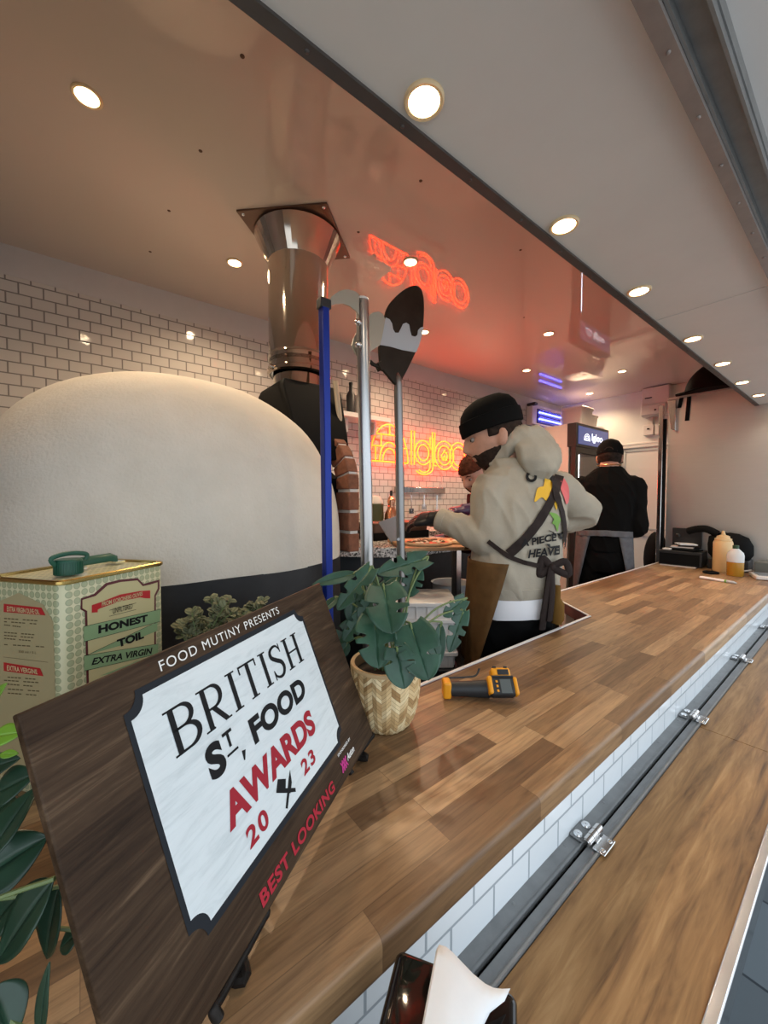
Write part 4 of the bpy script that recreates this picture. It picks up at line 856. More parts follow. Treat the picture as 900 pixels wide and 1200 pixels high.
# spade
YS = .94
c3_ = lambda x, y: PY(370+x/6, 320+y/6, YS)
tp, ft_ = pole_line(466.5, 448, 470, 660, YS, YS)
sd = thing('pizza_peel', 'dark spade-shaped peel with a white dripping band on a steel shaft', 'peel', tuple(ft_))
head = [(672, 93), (715, 96), (742, 130), (755, 200), (755, 300), (748, 390), (725, 490), (695, 565), (640, 680), (600, 755), (585, 790), (555, 785), (500, 720), (455, 660), (443, 560), (443, 510), (460, 430), (482, 320), (500, 250), (540, 190), (610, 125)]
def sp_prism(b, pts, th, off=0): q = [c3_(*p) for p in pts]; prism(b, [(p.x, -p.z) for p in q], -th/2, th/2, Matrix(((1, 0, 0, 0), (0, 0, 1, YS+off), (0, -1, 0, 0), (0, 0, 0, 1))))
b = bm_(); sp_prism(b, [(p.x, p.y) for p in smoothpts([(p[0], p[1], 0) for p in head], 3, True)], .010); obj('blade', b, 'choc', sd, bev=.002)
band = [(484, 318), (510, 330), (528, 360), (535, 400), (550, 424), (575, 424), (592, 390), (605, 362), (628, 354), (648, 368), (655, 410), (665, 445), (690, 452), (706, 440), (712, 405), (728, 388), (749, 382), (740, 430), (720, 505), (697, 562), (600, 545), (520, 522), (443, 508), (452, 460), (465, 405)]
b = bm_(); sp_prism(b, band, .013); obj('drip_band', b, 'grey', sd)['label'] = 'pale grey dripping band'
b = bm_(); tube(b, [c3_(380, 620), c3_(400, 640), c3_(435, 655), c3_(470, 680)], .006, 8); sp_prism(b, [(425, 640), (450, 620), (470, 670), (450, 690)], .02); obj('side_hook', b, 'choc', sd)
b = bm_(); top_ = c3_(572, 700); cyl(b, ft_, tp, .0135, n=24); tube(b, [tp, tp.lerp(top_, .5), top_], [.0135, .011, .005], 16); cyl(b, PY(467, 632, YS-.012), PY(467, 632, YS+.012), .005, n=10); obj('shaft', b, 'shaft', sd)
# ================================================================ thermal camera on the counter
tA, tB = PZ(519, 818, CT), PZ(604, 818, CT)
e1 = V((CR.x, CR.y, 0)).normalized(); tl = (tB-tA).dot(e1)
tilt = Matrix.Rotation(R_(-52), 4, 'X')
TM2 = basis(tA+V((0, 0, .002)), e1, FH, V((0, 0, 1)))
tcm = thing('thermal_camera', 'yellow and black handheld thermal camera lying on the counter', 'tool', mtx=TM2)
def tb(b, c, s, r=None): m = TM2.to_3x3(); box(b, TM2 @ V(c), s, m @ r if r else m)
b = bm_(); rr = []
for x, ry, rz in ((.013, .015, .016), (.02, .0165, .0165), (.05, .0165, .017), (.08, .018, .0185), (.108, .019, .020)): rr.append([TM2 @ V((x, .004+ry*cos(2*pi*i/24), .018+rz*sin(2*pi*i/24))) for i in range(24)])
rings_(b, rr); obj('grip', b, 'rubber', tcm)
b = bm_(); tb(b, (.009, .004, .0195), (.019, .034, .039)); obj('battery_cap', b, 'yellow', tcm, bev=.005, seg=3)
tr_ = Matrix.Rotation(R_(48), 3, 'X')
def hb(c, s): return None
def hbox(b, c, s): box(b, TM2 @ (V((tl-.034, -.004, .027))+tr_ @ V(c)), s, TM2.to_3x3() @ tr_)
b = bm_(); hbox(b, (0, 0, 0), (.064, .046, .030)); obj('housing', b, 'rubber', tcm, bev=.010, seg=4)
b = bm_(); hbox(b, (-.028, .001, .004), (.011, .040, .026)); hbox(b, (.030, -.002, .004), (.010, .040, .026)); obj('side_guard', b, 'yellow', tcm, bev=.005, seg=3)
b = bm_(); hbox(b, (.006, -.003, .0155), (.025, .031, .002)); obj('screen', b, 'lcd', tcm, bev=.001)
b = bm_()
for k in (-1, 0, 1): hbox(b, (-.0135, -.003+k*.010, .0157), (.005, .0055, .002))
obj('buttons', b, 'yellow', tcm, bev=.001)
b = bm_(); hbox(b, (.002, .029, -.003), (.046, .024, .030)); obj('lens_housing', b, 'yellow', tcm, bev=.007, seg=3)
b = bm_(); hbox(b, (.006, .029, .0125), (.026, .012, .003)); hbox(b, (-.012, .041, .006), (.008, .004, .012)); hbox(b, (.014, .041, .006), (.008, .004, .012)); hbox(b, (.002, .018, .012), (.048, .004, .010)); obj('lens_cover', b, 'rubber', tcm, bev=.001)
b = bm_(); tube(b, smoothpts([TM2 @ V(p) for p in ((.004, .02, .036), (.03, .022, .036), (.07, .024, .037), (.085, .026, .042), (.092, .03, .055))], 6), .0022, 8); obj('wrist_strap', b, 'black', tcm)
# ================================================================ tissue box on the shelf
A_, B_ = PZ(466, 1108, .84), PZ(606, 1162, .84); A_ = V((A_.x, min(A_.y, .303), 0)); ex = (V((B_.x, B_.y, 0))-A_); bw = ex.length; ex.normalize(); ey = V((-ex.y, ex.x, 0)) 
if ey.x > 0: ey = -ey
NMx = basis(V((A_.x, A_.y, ZR)), ey, ex, V((0, 0, 1)))
BH_ = .84-ZR; bl_ = .17
nb = thing('tissue_box', 'glossy black napkin dispenser on the shelf at the counter edge', 'dispenser', mtx=NMx)
b = bm_(); rings_(b, [[NMx @ V((p[1], p[0], z)) for p in rrect(i_, bw-i_, i_, bl_-i_, r_)] for z, i_, r_ in ((0, 0, .006), (BH_-.006, 0, .006), (BH_-.002, .002, .006), (BH_, .006, .006))]); obj('case', b, 'blackgloss', nb)
b = bm_(); box(b, NMx @ V((.07, bw*.52, BH_+.0004)), (.10, .006, .002), NMx.to_3x3()); obj('slot', b, 'matteblack', nb)
nk = thing('napkin', 'white paper napkin pulled up from the black dispenser', 'napkin', mtx=NMx @ Matrix.Translation((.06, bw*.5, BH_)))
b = bm_(); g = []
def prof_(w_, t_):
    P = [V(p) for p in ((0, .001, 0), (-.013, .008, 0), (-.017-.003*t_, .021, 0), (.002, .0195+.0015*sin(7*t_), 0), (.014+.018*w_, .013, 0), (.018+.034*w_, .005+.003*w_, 0))]
    return [P[min(4, int(q*5/14))].lerp(P[min(4, int(q*5/14))+1], q*5/14-min(4, int(q*5/14))) for q in range(15)]
cols_ = [prof_(max(-.25, 1-2.6*j/12)+.08*sin(j*2.1), j/12) for j in range(13)]
for i in range(15): g.append([b.verts.new(NMx @ V((.010+.130*j/12+.006*sin(i*.7), bw*.50+cols_[j][i].x, BH_+.002+max(0, cols_[j][i].y)))) for j in range(13)])
for i in range(14):
    for j in range(12): b.faces.new((g[i][j], g[i+1][j], g[i+1][j+1], g[i][j+1]))
solid(obj('sheet', b, 'paper', nk, smooth=35, fixn=False), .0006)
# ================================================================ fridge corner
FX0, FX1, FY0, FY1, FHt = 3.66, 4.36, 1.78, 2.32, 2.02
fr = thing('drinks_fridge', 'tall white drinks fridge with a glass door and a lit blue-black header', 'fridge', ((FX0+FX1)/2, (FY0+FY1)/2, 0))
b = bm_(); box(b, ((FX0+FX1)/2, (FY0+FY1)/2+.02, FHt/2), (FX1-FX0, FY1-FY0-.04, FHt)); obj('cabinet', b, mat('pinkish_white_enamel', (.66, .58, .54), .35), fr, bev=.006)
b = bm_(); box(b, ((FX0+FX1)/2, FY0+.01, FHt-.11), (FX1-FX0+.004, .09, .225)); obj('header', b, 'black', fr, bev=.004)
b = bm_(); box(b, ((FX0+FX1)/2, FY0-.037, FHt-.11), (FX1-FX0-.06, .006, .17)); obj('header_panel', b, 'hdr', fr)
HM = basis(V((FX0, FY0-.0415, FHt-.20)), V((1, 0, 0)), V((0, 0, 1)), V((0, -1, 0)))
b = bm_(); rect_text(b, 'Igloo', .30, .035, .54, .125, 0, HM, bold=.02)
for r in (.062, .042, .024): ribbon(b, arc(.20, .05, r, 0, 180, 16), .006, 0, HM)
ribbon(b, [(.138, .05), (.262, .05)], .006, 0, HM); obj('header_letters', b, 'hdrtext', fr, smooth=0)
b = bm_()
for x, sx in ((FX0+.03, .06), (FX1-.03, .06)): box(b, (x, FY0-.005, .97), (sx, .05, 1.55))
for z, sz in ((1.77, .06), (.22, .06)): box(b, ((FX0+FX1)/2, FY0-.005, z), (FX1-FX0, .05, sz))
obj('door_frame', b, 'black', fr, bev=.004)
b = bm_(); box(b, ((FX0+FX1)/2, FY0-.008, 1.0), (FX1-FX0-.12, .008, 1.5)); obj('door_glass', b, mat('smoky_glass', (.10, .09, .09), .08), fr)
b = bm_(); box(b, (FX0+.085, FY0-.016, 1.0), (.012, .006, 1.45)); obj('light_strip', b, 'led', fr)
b = bm_(); box(b, (FX0+.03, FY0-.05, 1.1), (.02, .03, .3)); obj('handle', b, 'steel', fr, bev=.004)
def tub(c, s, lab):
    o = thing('storage_tub', lab, 'tub', c, 0, 'tubs on the fridge'); x, y, z = s; b = bm_()
    r = lambda k, zz: [V((c[0]+p[0]*k, c[1]+p[1]*k, c[2]+zz)) for p in rrect(-x/2, x/2, -y/2, y/2, .02)]
    rings_(b, [r(.86, 0), r(.97, z*.92)]); obj('tub', b, 'plastic', o)
    b = bm_(); rings_(b, [r(1.02, z*.9), r(1.04, z*.93), r(1.04, z), r(1.0, z+.004)]); obj('lid', b, 'switch', o); return o
tub((4.05, 1.93, FHt+.001), (.26, .22, .21), 'milky lidded tub on the fridge, left of the other tub'); tub((4.30, 1.96, FHt+.001), (.17, .20, .17), 'smaller milky tub on the fridge, right of the lidded tub')
fk0, fk1 = PY(623, 490, 2.27), PY(660, 490, 2.27); fz = PY(640, 489, 2.27).z
fk = thing('fly_killer', 'white fly killer box with blue glowing tubes on the back wall', 'fly killer', ((fk0.x+fk1.x)/2, 2.3, fz))
fcx, fwd = (fk0.x+fk1.x)/2, fk1.x-fk0.x
b = bm_(); box(b, (fcx, 2.30, fz), (fwd, .07, .21)); obj('case', b, 'switch', fk, bev=.006)
b = bm_(); box(b, (fcx, 2.262, fz-.01), (fwd*.72, .012, .15)); obj('recess', b, mat('dark_blue_recess', (.02, .02, .10), .5), fk)
for k in (-1, 1): b = bm_(); cyl(b, (fcx-fwd*.33, 2.245, fz-.01+k*.035), (fcx+fwd*.33, 2.245, fz-.01+k*.035), .012, n=14); obj('tube', b, 'uv', fk)
b = bm_()
for k in range(9): box(b, (fcx, 2.228, fz-.08+k*.018), (fwd*.72, .003, .003))
obj('guard_grille', b, 'steel', fk)
b = bm_(); box(b, (fk0.x+.01, 2.27, fz+.10), (.06, .10, .03)); obj('end_cap', b, 'black', fk, bev=.01)
# end wall: consumer unit, sockets, rails, panel
def wy(px, py, x): return PX(px, py, x)
u0, u1 = wy(752, 458, 4.40), wy(783, 507, 4.40)
cu_ = thing('fuse_box', 'white fuse box high on the end wall under the ceiling', 'fuse box', (XE, (u0.y+u1.y)/2, 2.2))
yA, yB = u1.y, u0.y; zt2 = 2.395;  zb2 = wy(765, 487, 4.40).z
b = bm_(); box(b, (4.45, (yA+yB)/2, (zt2+zb2)/2), (.10, yB-yA, zt2-zb2)); obj('case', b, 'switch', cu_, bev=.006)
b = bm_(); box(b, (4.395, (yA+yB)/2+.01, zb2+.06), (.025, (yB-yA)*.92, .10)); obj('cover_flap', b, 'switch', cu_, bev=.006)
b = bm_(); cyl(b, (4.378, (yA+yB)/2-.01, zb2+.05), (4.395, (yA+yB)/2-.01, zb2+.05), .009, n=14); box(b, (4.397, yB-.06, zt2-.10), (.004, .06, .01)); obj('lock', b, 'matteblack', cu_)
b = bm_(); box(b, (4.48, yB-.06, (zb2+wy(765, 498, 4.44).z)/2), (.03, .035, .16)); obj('conduit', b, 'switch', cu_)
zs0, zs1 = wy(757, 510, 4.44).z, wy(757, 498, 4.44).z
for k, (xa, xb, lb) in enumerate(((753.5, 766, 'left white wall socket below the fuse box'), (767, 780, 'right white wall socket below the fuse box'))):
    a, c = wy(xa, 504, 4.45), wy(xb, 504, 4.45); so = thing('wall_socket', lb, 'socket', (XE, (a.y+c.y)/2, zs0), 0, 'sockets by the fuse box')
    b = bm_(); box(b, (4.475, (a.y+c.y)/2, (zs0+zs1)/2), (.05, abs(a.y-c.y)*.95, zs1-zs0)); obj('plate', b, 'switch', so, bev=.004)
    b = bm_(); box(b, (4.448, (a.y+c.y)/2, zs1-.04), (.012, .02, .012)); obj('rocker', b, 'matteblack', so)
for i, (ya, h, l) in enumerate((((732, 521), .05, 'white cable trunking along the end wall below the sockets'), ((745, 626), .05, 'lower white cable trunking along the end wall'))):
    z = wy(ya[0]+25, ya[1]+0, XE).z; b = bm_(); box(b, (XE-.012, 1.35, z), (.024, 1.5, h)); box(b, (XE-.026, 1.35, z+.012), (.004, 1.5, .006)); tag(obj('cable_trunking', b, 'switch', bev=.003), l, 'trunking', 'trunking on the end wall')
b = bm_(); za, zb = wy(757, 524, XE).z-.03, wy(770, 624, XE).z+.03; box(b, (XE-.006, 1.32, (za+zb)/2), (.012, .62, za-zb)); wbo = thing('whiteboard', 'plain white board on the end wall between the two trunkings', 'board', (XE, 1.32, (za+zb)/2)); obj('panel', b, 'switch', wbo)
b = bm_()
for yy, zz, sy, sz in ((1.32, za, .62, .012), (1.32, zb, .62, .012), (1.01, (za+zb)/2, .012, za-zb), (1.63, (za+zb)/2, .012, za-zb)): box(b, (XE-.010, yy, zz), (.020, sy, sz))
obj('frame', b, 'grey', wbo)
b = bm_(); ellip(b, (3.93, 1.17, .78), (.10, .09, .24)); box(b, (3.93, 1.17, .28), (.05, .05, .56)); tag(obj('dark_bag', b, 'matteblack'), 'dark cloth bag by the end wall beside the steel post', 'bag')
b = bm_(); box(b, (3.75, 1.03, .80), (.44, .03, .04)); box(b, (3.95, 1.03, .4), (.03, .03, .8)); box(b, (3.55, 1.03, .4), (.03, .03, .8)); tag(obj('low_rail', b, 'steel', bev=.003), 'low steel rail behind the counter end by the post', 'rail')
# bracket on top of the post, caps and straps over the partition
g = [PX(*p, 3.44) for p in ((783, 470), (793, 469), (792, 505), (787, 503))]
b = bm_(); prism(b, [(p.y, p.z) for p in g], 3.425, 3.455, Matrix(((0, 0, 1, 0), (1, 0, 0, 0), (0, 1, 0, 0), (0, 0, 0, 1)))); tag(obj('corner_bracket', b, 'steel', bev=.002), 'folded steel corner bracket at the top of the partition post', 'bracket')
def cap_thing(name, lab, c, s, rz, brim=1):
    o = thing(name, lab, 'hat', c, rz)
    m = WM[o]; b = bm_(); rs_ = []
    for k in range(9):
        a = k/8; q = cos(a*pi/2)**.55 if k < 8 else .05
        rs_.append([m @ V((s[0]*q*cos(2*pi*i/28), s[1]*q*sin(2*pi*i/28), s[2]*a)) for i in range(28)])
    rings_(b, rs_); obj('crown', b, 'matteblack', o, smooth=70)
    b = bm_(); rows = []
    for i in range(15):
        t_ = -1+2*i/14; rows.append([m @ V((s[0]*.9*math.sqrt(max(0, 1-(t_*.95)**2)), s[1]*.95*t_, .012)), m @ V((s[0]*(.95+brim*.8*math.sqrt(max(0, 1-t_*t_))), s[1]*.95*t_, .004-.02*t_*t_))])
    for i in range(14): b.faces.new([b.verts.new(p) for p in (rows[i][0], rows[i][1], rows[i+1][1], rows[i+1][0])])
    solid(obj('peak', b, 'matteblack', o, smooth=60), .003); return o
ca = PX(835, 462, 3.46); cap_thing('baseball_hat', 'black cap lying on top of the steel partition', (3.47, ca.y, 2.052), (.16, .15, .20), R_(100), .45)
cb = PX(866, 458, 3.47); cap_thing('baseball_hat', 'second black cap on the partition, half behind the soffit', (3.50, ca.y-.33, 2.052), (.14, .12, .17), R_(80), .1)
for k, (xa, ya, yb, lb) in enumerate(((806, 464, 493, 'black strap hanging over the partition below the cap'), (797, 468, 478, 'short black strap hanging at the corner of the partition'))):
    a, c = PX(xa+2, ya-3, 3.452), PX(xa-1, yb, 3.452); b = bm_(); b.faces.new([b.verts.new(p) for p in (a+V((-.003, .012, 0)), a+V((-.003, -.012, 0)), c+V((-.003, -.012, 0)), c+V((-.003, .012, 0)))]); tag(solid(obj('hanging_strap', b, 'matteblack'), .003), lb, 'strap', 'straps over the partition')
# ================================================================ things on the far end of the counter
def cpt(px, py): return PZ(px, py, CT)
bx0, bx1 = cpt(797, 656), cpt(838, 660)
q = cpt(815, 655)
cdw = thing('cash_drawer', 'low black cash drawer at the steel partition', 'cash drawer', (3.33, .86, CT))
b = bm_(); box(b, (3.33, .83, CT+.055), (.20, .24, .10), Matrix.Rotation(R_(4), 3, 'Z')); obj('case', b, 'black', cdw, bev=.003)
b = bm_(); box(b, (3.228, .825, CT+.05), (.006, .22, .075), Matrix.Rotation(R_(4), 3, 'Z')); obj('drawer', b, 'matteblack', cdw)
b = bm_(); box(b, (3.26, .83, CT+.003), (.10, .2, .005)); obj('foot_strip', b, 'plastic', cdw)
for k in range(5):
    b = bm_(); box(b, (3.31+.012*k, .82+.012*(k % 3-1), CT+.1065+.004+.009*k), (.12, .15-.012*k, .007), Matrix.Rotation(R_(-14+11*k), 3, 'Z')); tag(obj('notepad', b, ['matteblack', 'black', 'plastic', 'strap', 'paper'][k]), ['black pad lowest on the cash drawer', 'dark pad second on the cash drawer', 'pale pad in the middle of the pile on the cash drawer', 'brown pad on the cash drawer under the white slip', 'white slip of paper topmost on the cash drawer'][k], 'pad', 'pads on the cash drawer')
b = bm_(); box(b, (3.42, .83, CT+.185), (.02, .17, .14)); ellip(b, (3.405, .88, CT+.2), (.006, .015, .015)); box(b, (3.42, .83, CT+.11), (.05, .1, .02)); tag(obj('card_terminal', b, 'black', bev=.004), 'upright black terminal on the drawer against the partition', 'terminal')
b = bm_(); box(b, (3.25, .90, CT+.113), (.05, .045, .012)); tag(obj('white_box', b, 'plastic', bev=.003), 'small white box on the left front of the cash drawer', 'box')
def at33(px, x): p = PX(px, 650, x); return V((x, p.y, CT))
sq = at33(847, 3.22)
lath_thing('squeeze_bottle', 'cream-coloured squeeze bottle standing on the counter', 'bottle', sq, [('body', [(.001, 0), (.046, 0), (.050, .008), (.050, .185), (.046, .197), (.040, .200), (.001, .200)], 'sauce'), ('nozzle_cap', [(.001, .200), (.043, .200), (.043, .212), (.034, .216), (.032, .228), (.012, .236), (.006, .262), (.001, .263)], 'sauce')])
ol = at33(862, 3.10)
ob_ = lath_thing('oil_bottle', 'clear plastic bottle half full of golden oil, right of the squeeze bottle', 'bottle', ol, [('oil', [(.001, .001), (.038, .001), (.040, .005), (.040, .085), (.001, .085)], 'oil'), ('body', [(.001, .0855), (.0405, .0855), (.041, .125), (.036, .142), (.018, .162), (.014, .166), (.001, .166)], 'clearp'), ('cap', [(.001, .166), (.015, .166), (.015, .185), (.001, .187)], mat('dark_green_cap', (.02, .06, .025), .5))])
rg = cpt(833, 672); b = bm_(); tube(b, [rg+V((.035*cos(2*pi*i/28), .035*sin(2*pi*i/28), .007)) for i in range(28)], .0065, 8, True); lathe(b, [(.001, .001), (.03, .001), (.03, .006), (.001, .006)], rg, 28); tag(obj('jar_lid', b, 'matteblack'), 'black ring-shaped lid lying in front of the squeeze bottle', 'lid')
s0, s1 = cpt(820, 678), cpt(863, 685)
pm = thing('marker_pen', 'white marker with a dark and green tip lying on the counter', 'marker', tuple((s0+s1)/2))
dd = (s1-s0).normalized(); b = bm_(); tube(b, [s0+V((0, 0, .009)), s0.lerp(s1, .05)+V((0, 0, .009)), s0.lerp(s1, .7)+V((0, 0, .009))], [.006, .009, .008], 12, flat=.9); obj('barrel', b, 'paper', pm)
b = bm_(); tube(b, [s0.lerp(s1, .7)+V((0, 0, .009)), s0.lerp(s1, .75)+V((0, 0, .009))], .0088, 12); obj('band', b, 'fig_green', pm)
b = bm_(); tube(b, [s0.lerp(s1, .75)+V((0, 0, .009)), s0.lerp(s1, .93)+V((0, 0, .009)), s1+V((0, 0, .007))], [.008, .007, .003], 12); obj('cap', b, 'grey', pm)
rdr = at33(892, 3.12)
cr_ = thing('card_tray', 'white tray with a grey screen at the right end of the counter', 'tray', tuple(rdr))
rz_ = Matrix.Rotation(R_(20), 3, 'Z')
b = bm_(); box(b, rdr+V((.02, -.04, .012)), (.16, .16, .022), rz_); obj('tray', b, 'plastic', cr_, bev=.006)
b = bm_(); box(b, rdr+V((.02, -.04, .024)), (.12, .125, .004), rz_); obj('screen', b, mat('grey_screen', (.22, .25, .27), .2), cr_)
bgp = V((3.37, .585, CT))
bag = thing('black_bag', 'black cloth bag slumped on a case behind the bottles', 'bag', tuple(bgp))
b = bm_(); box(b, bgp+V((0, 0, .035)), (.16, .20, .07)); obj('case', b, 'black', bag, bev=.004)
b = bm_(); rs_ = []
for z, rx, ry, dy in ((.071, .07, .095, 0), (.10, .065, .115, 0), (.16, .065, .115, .005), (.21, .05, .10, .01), (.235, .03, .06, .015), (.24, .01, .02, .02)): rs_.append([bgp+V((rx*cos(2*pi*i/24), ry*sin(2*pi*i/24)+dy, z))+noise.noise_vector(V((i*.5, z*20, 0)))*.008*(z > .08) for i in range(24)])
rings_(b, rs_); obj('pouch', b, 'matteblack', bag, smooth=70)
b = bm_(); tube(b, smoothpts([bgp+V((-.03, .06, .23)), bgp+V((-.03, .12, .26)), bgp+V((-.01, .18, .255)), bgp+V((0, .235, .235))], 6), [.012]*18+[.008], 8, flat=2); obj('handle', b, 'matteblack', bag)
b = bm_(); tube(b, smoothpts([bgp+V((-.085, .05, .01)), bgp+V((-.10, -.05, .006)), bgp+V((-.09, -.12, .02))], 6), .005, 8); tag(obj('white_cable', b, 'plastic'), 'white cable lying in front of the black case', 'cable')
b = bm_(); box(b, (3.30, .41, CT+.04), (.10, .08, .08)); tag(obj('grey_box', b, mat('grey_box', (.10, .11, .10), .5), bev=.004), 'small dark grey box at the partition, right of the black bag', 'box')
# ================================================================ dough trays and shelf clutter under the prep table
c = PD(494, 697, 1.50); dt0 = V((c.x-.02, c.y+.02, 0)); 
crate = thing('storage_crate', 'black crate on the floor below the stacked pale trays', 'crate', (dt0.x, dt0.y, 0)); b = bm_(); box(b, dt0+V((0, 0, .34)), (.30, .22, .68), Matrix.Rotation(R_(-38), 3, 'Z')); obj('body', b, 'black', crate, bev=.006)
b = bm_(); box(b, dt0+V((0, 0, .67)), (.315, .235, .02), Matrix.Rotation(R_(-38), 3, 'Z')); obj('rim', b, 'black', crate, bev=.004)
def dough_tray():
    o = thing('dough_tray', '', 'tray', (0, 0, 0), 0, 'pale trays stacked under the prep table'); b = bm_()
    R2 = Matrix.Rotation(R_(-38), 3, 'Z'); q = lambda k, z: [R2 @ V((p[0]*k, p[1]*k, z)) for p in rrect(-.15, .15, -.11, .11, .012)]
    rings_(b, [q(.93, 0), q(.94, .045)]); 
    for k in range(7):
        for s in (-1, 1): box(b, R2 @ V((-.12+k*.04, s*.1035, .022)), (.004, .006, .04), R2); 
    for k in range(5):
        for s in (-1, 1): box(b, R2 @ V((s*.1415, -.08+k*.04, .022)), (.006, .004, .04), R2)
    obj('wall', b, 'tray', o); b = bm_(); rings_(b, [q(1.0, .044), q(1.02, .046), q(1.02, .058), q(1.0, .060)]); obj('rim', b, 'tray', o, bev=.002); return o
tl_ = ['pale ribbed tray at the bottom of the stack behind the monstera', 'pale ribbed tray second from the bottom of the stack behind the monstera', 'pale ribbed tray third from the bottom of the stack behind the monstera', 'pale ribbed tray topmost of the stack behind the monstera']
zt0 = c.z-.062*4; dk = dough_tray()
for k in range(4):
    l = V((dt0.x, dt0.y, .682+.0605*k))
    if k == 0: dk.location = l; dk['label'] = tl_[0]
    else: dup(dk, l, None, tl_[k])
for k, (x, y, r, h, m, lb) in enumerate(((1.55, 1.50, .11, .16, 'steel', 'steel pot on the dark shelf under the prep table, nearest the man'), (1.80, 1.62, .12, .22, 'grey', 'grey tub on the shelf under the prep table'), (1.40, 1.62, .09, .10, 'steel', 'low steel bowl on the shelf under the prep table'))):
    lath_thing('storage_pot', lb, 'pot', V((x, y, .561)), [('body', [(.001, 0), (r*.9, 0), (r, h), (r*1.05, h+.004), (r*.96, h), (r*.86, .01), (.001, .01)], m)])
# ================================================================ people
def mapring(c, fx, fy, a, bb, n=28, z=None, e=2.3):
    o = []
    for i in range(n):
        t_ = 2*pi*i/n; cc, ss = cos(t_), sin(t_); k = (abs(cc)**e+abs(ss)**e)**(-1/e); o.append(V(c)+fx*(a*cc*k)+fy*(bb*ss*k))
    return o
def limb(b, pts, rad, n=16, k=5):
    p = smoothpts(pts, k); m = len(p); ns = len(pts)-1; rs_ = []
    for i in range(m):
        t_ = i/(m-1)*ns; j = min(int(t_), ns-1); rs_.append(rad[j]+(rad[j+1]-rad[j])*(t_-j))
    tube(b, p, rs_, n)
def head_surface(u, v, kind):
    """unit-sphere angles -> point of the head in its own frame (x right, y forward, z up; origin at eye level)"""
    x, y, z = sin(v)*cos(u), sin(v)*sin(u), cos(v)
    P = V((x*.074, y*.096, z*.118))
    if P.z < -.01:
        t_ = (-.01-P.z)/.108
        P.x *= 1-.36*t_**1.4
        if P.y < 0: P.y *= 1-.62*t_
        else: P.y *= 1-.10*t_
        if P.y > .02: P.y += .008*t_
    if P.y > 0:
        g = lambda x0, z0, sx, sz: math.exp(-((abs(P.x)-x0)/sx)**2-((P.z-z0)/sz)**2)
        if kind == 'skin':
            zz = P.z
            if -.045 < zz < .028: P.y += .026*math.exp(-(P.x/.0125)**2)*max(0, min(1, (.028-zz)/.055))*(1 if zz > -.036 else max(0, (zz+.045)/.009))
            P.y -= .011*g(.030, .004, .016, .013)
            P.y += .006*g(.028, .027, .03, .009)
            P.y += .006*g(0, -.062, .020, .009)-.004*g(0, -.0625, .022, .0022)
            P.y += .007*g(0, -.098, .02, .014)-.004*g(0, -.080, .022, .007)
            P.y -= .006*g(.052, -.045, .018, .03)
    return P
def head_basis(c, f, tilt_r=0):
    f = V(f).normalized(); r = f.cross(V((0, 0, 1))).normalized(); u_ = r.cross(f); return basis(c, r, f, u_)
def add_head(b, Mh, s=1):
    nu, nv = 72, 54; rs_ = []
    for j in range(nv+1):
        v = max(.02, min(pi-.02, pi*j/nv)); rs_.append([Mh @ (head_surface(2*pi*i/nu, v, 'skin')*s) for i in range(nu)])
    rings_(b, rs_)
    for sd_ in (-1, 1):   # ears
        m3 = Mh.to_3x3()
        ellip(b, Mh @ V((sd_*.077*s, -.012*s, -.012*s)), (.009*s, .019*s, .031*s), m3 @ Matrix.Rotation(sd_*.35, 3, 'Z') @ Matrix.Rotation(.2, 3, 'X'))
def hair_shell(b, Mh, mask, off, s=1, jit=.002):
    nu, nv = 64, 48; rs_ = []
    for j in range(nv+1):
        v = max(.02, min(pi-.02, pi*j/nv)); row = []
        for i in range(nu):
            P = head_surface(2*pi*i/nu, v, 'plain'); m_ = max(0, min(1, mask(P))); n_ = V((P.x/.074**2, P.y/.096**2, P.z/.118**2)).normalized()
            P = P+n_*(-.010+(off+.010)*m_+jit*m_*noise.noise(P*300)); row.append(Mh @ (P*s))
        rs_.append(row)
    rings_(b, rs_)
def add_hand(b, wr, d, pn, side, curl=.5, s=1, thick=1):
    """wr wrist point, d hand direction, pn palm normal, side +1 when the thumb is on d x pn"""
    d = V(d).normalized(); pn = V(pn); pn = (pn-d*pn.dot(d)).normalized(); l = d.cross(pn)*side
    wr = V(wr)
    rs_ = []
    for t_, wd, th in ((0, .026, .020), (.25, .032, .019), (.6, .040, .017), (.9, .042, .015), (1.0, .040, .012)):
        rs_.append(mapring(wr+d*(.088*t_*s)-pn*(.004*s*t_), l, pn, wd*s*thick, th*s*thick, 16))
    rings_(b, rs_)
    for k, (o, ln) in enumerate(((.030, .070), (.010, .080), (-.011, .074), (-.030, .058))):
        p = wr+d*(.075*s)+l*(o*s); pts = [p]; ang = 0; dr = d
        for sg_, fr_ in ((0, .25), (1, .42), (2, .33), (3, .25)):
            if sg_: ang += curl*(.55, .75, .55)[sg_-1]
            dr = d*cos(ang)+pn*sin(ang)+l*(o*.8); p = p+dr.normalized()*(ln*fr_*s*1.0); pts.append(p)
        tube(b, smoothpts(pts, 3), [.0095*s*thick]*5+[.009*s*thick]*4+[.0085*s*thick]*3+[.0065*s*thick], 10)
    p = wr+d*(.022*s)+l*(.026*s); pts = [p]
    for a_2, ln in ((.75, .038), (.45, .030), (.25, .024)):
        dr = d*cos(a_2)+l*sin(a_2)+pn*(.45*curl); p = p+dr.normalized()*ln*s; pts.append(p)
    tube(b, smoothpts(pts, 3), [.013*s*thick]*4+[.0115*s*thick]*3+[.010*s*thick]*2+[.008*s*thick], 10)
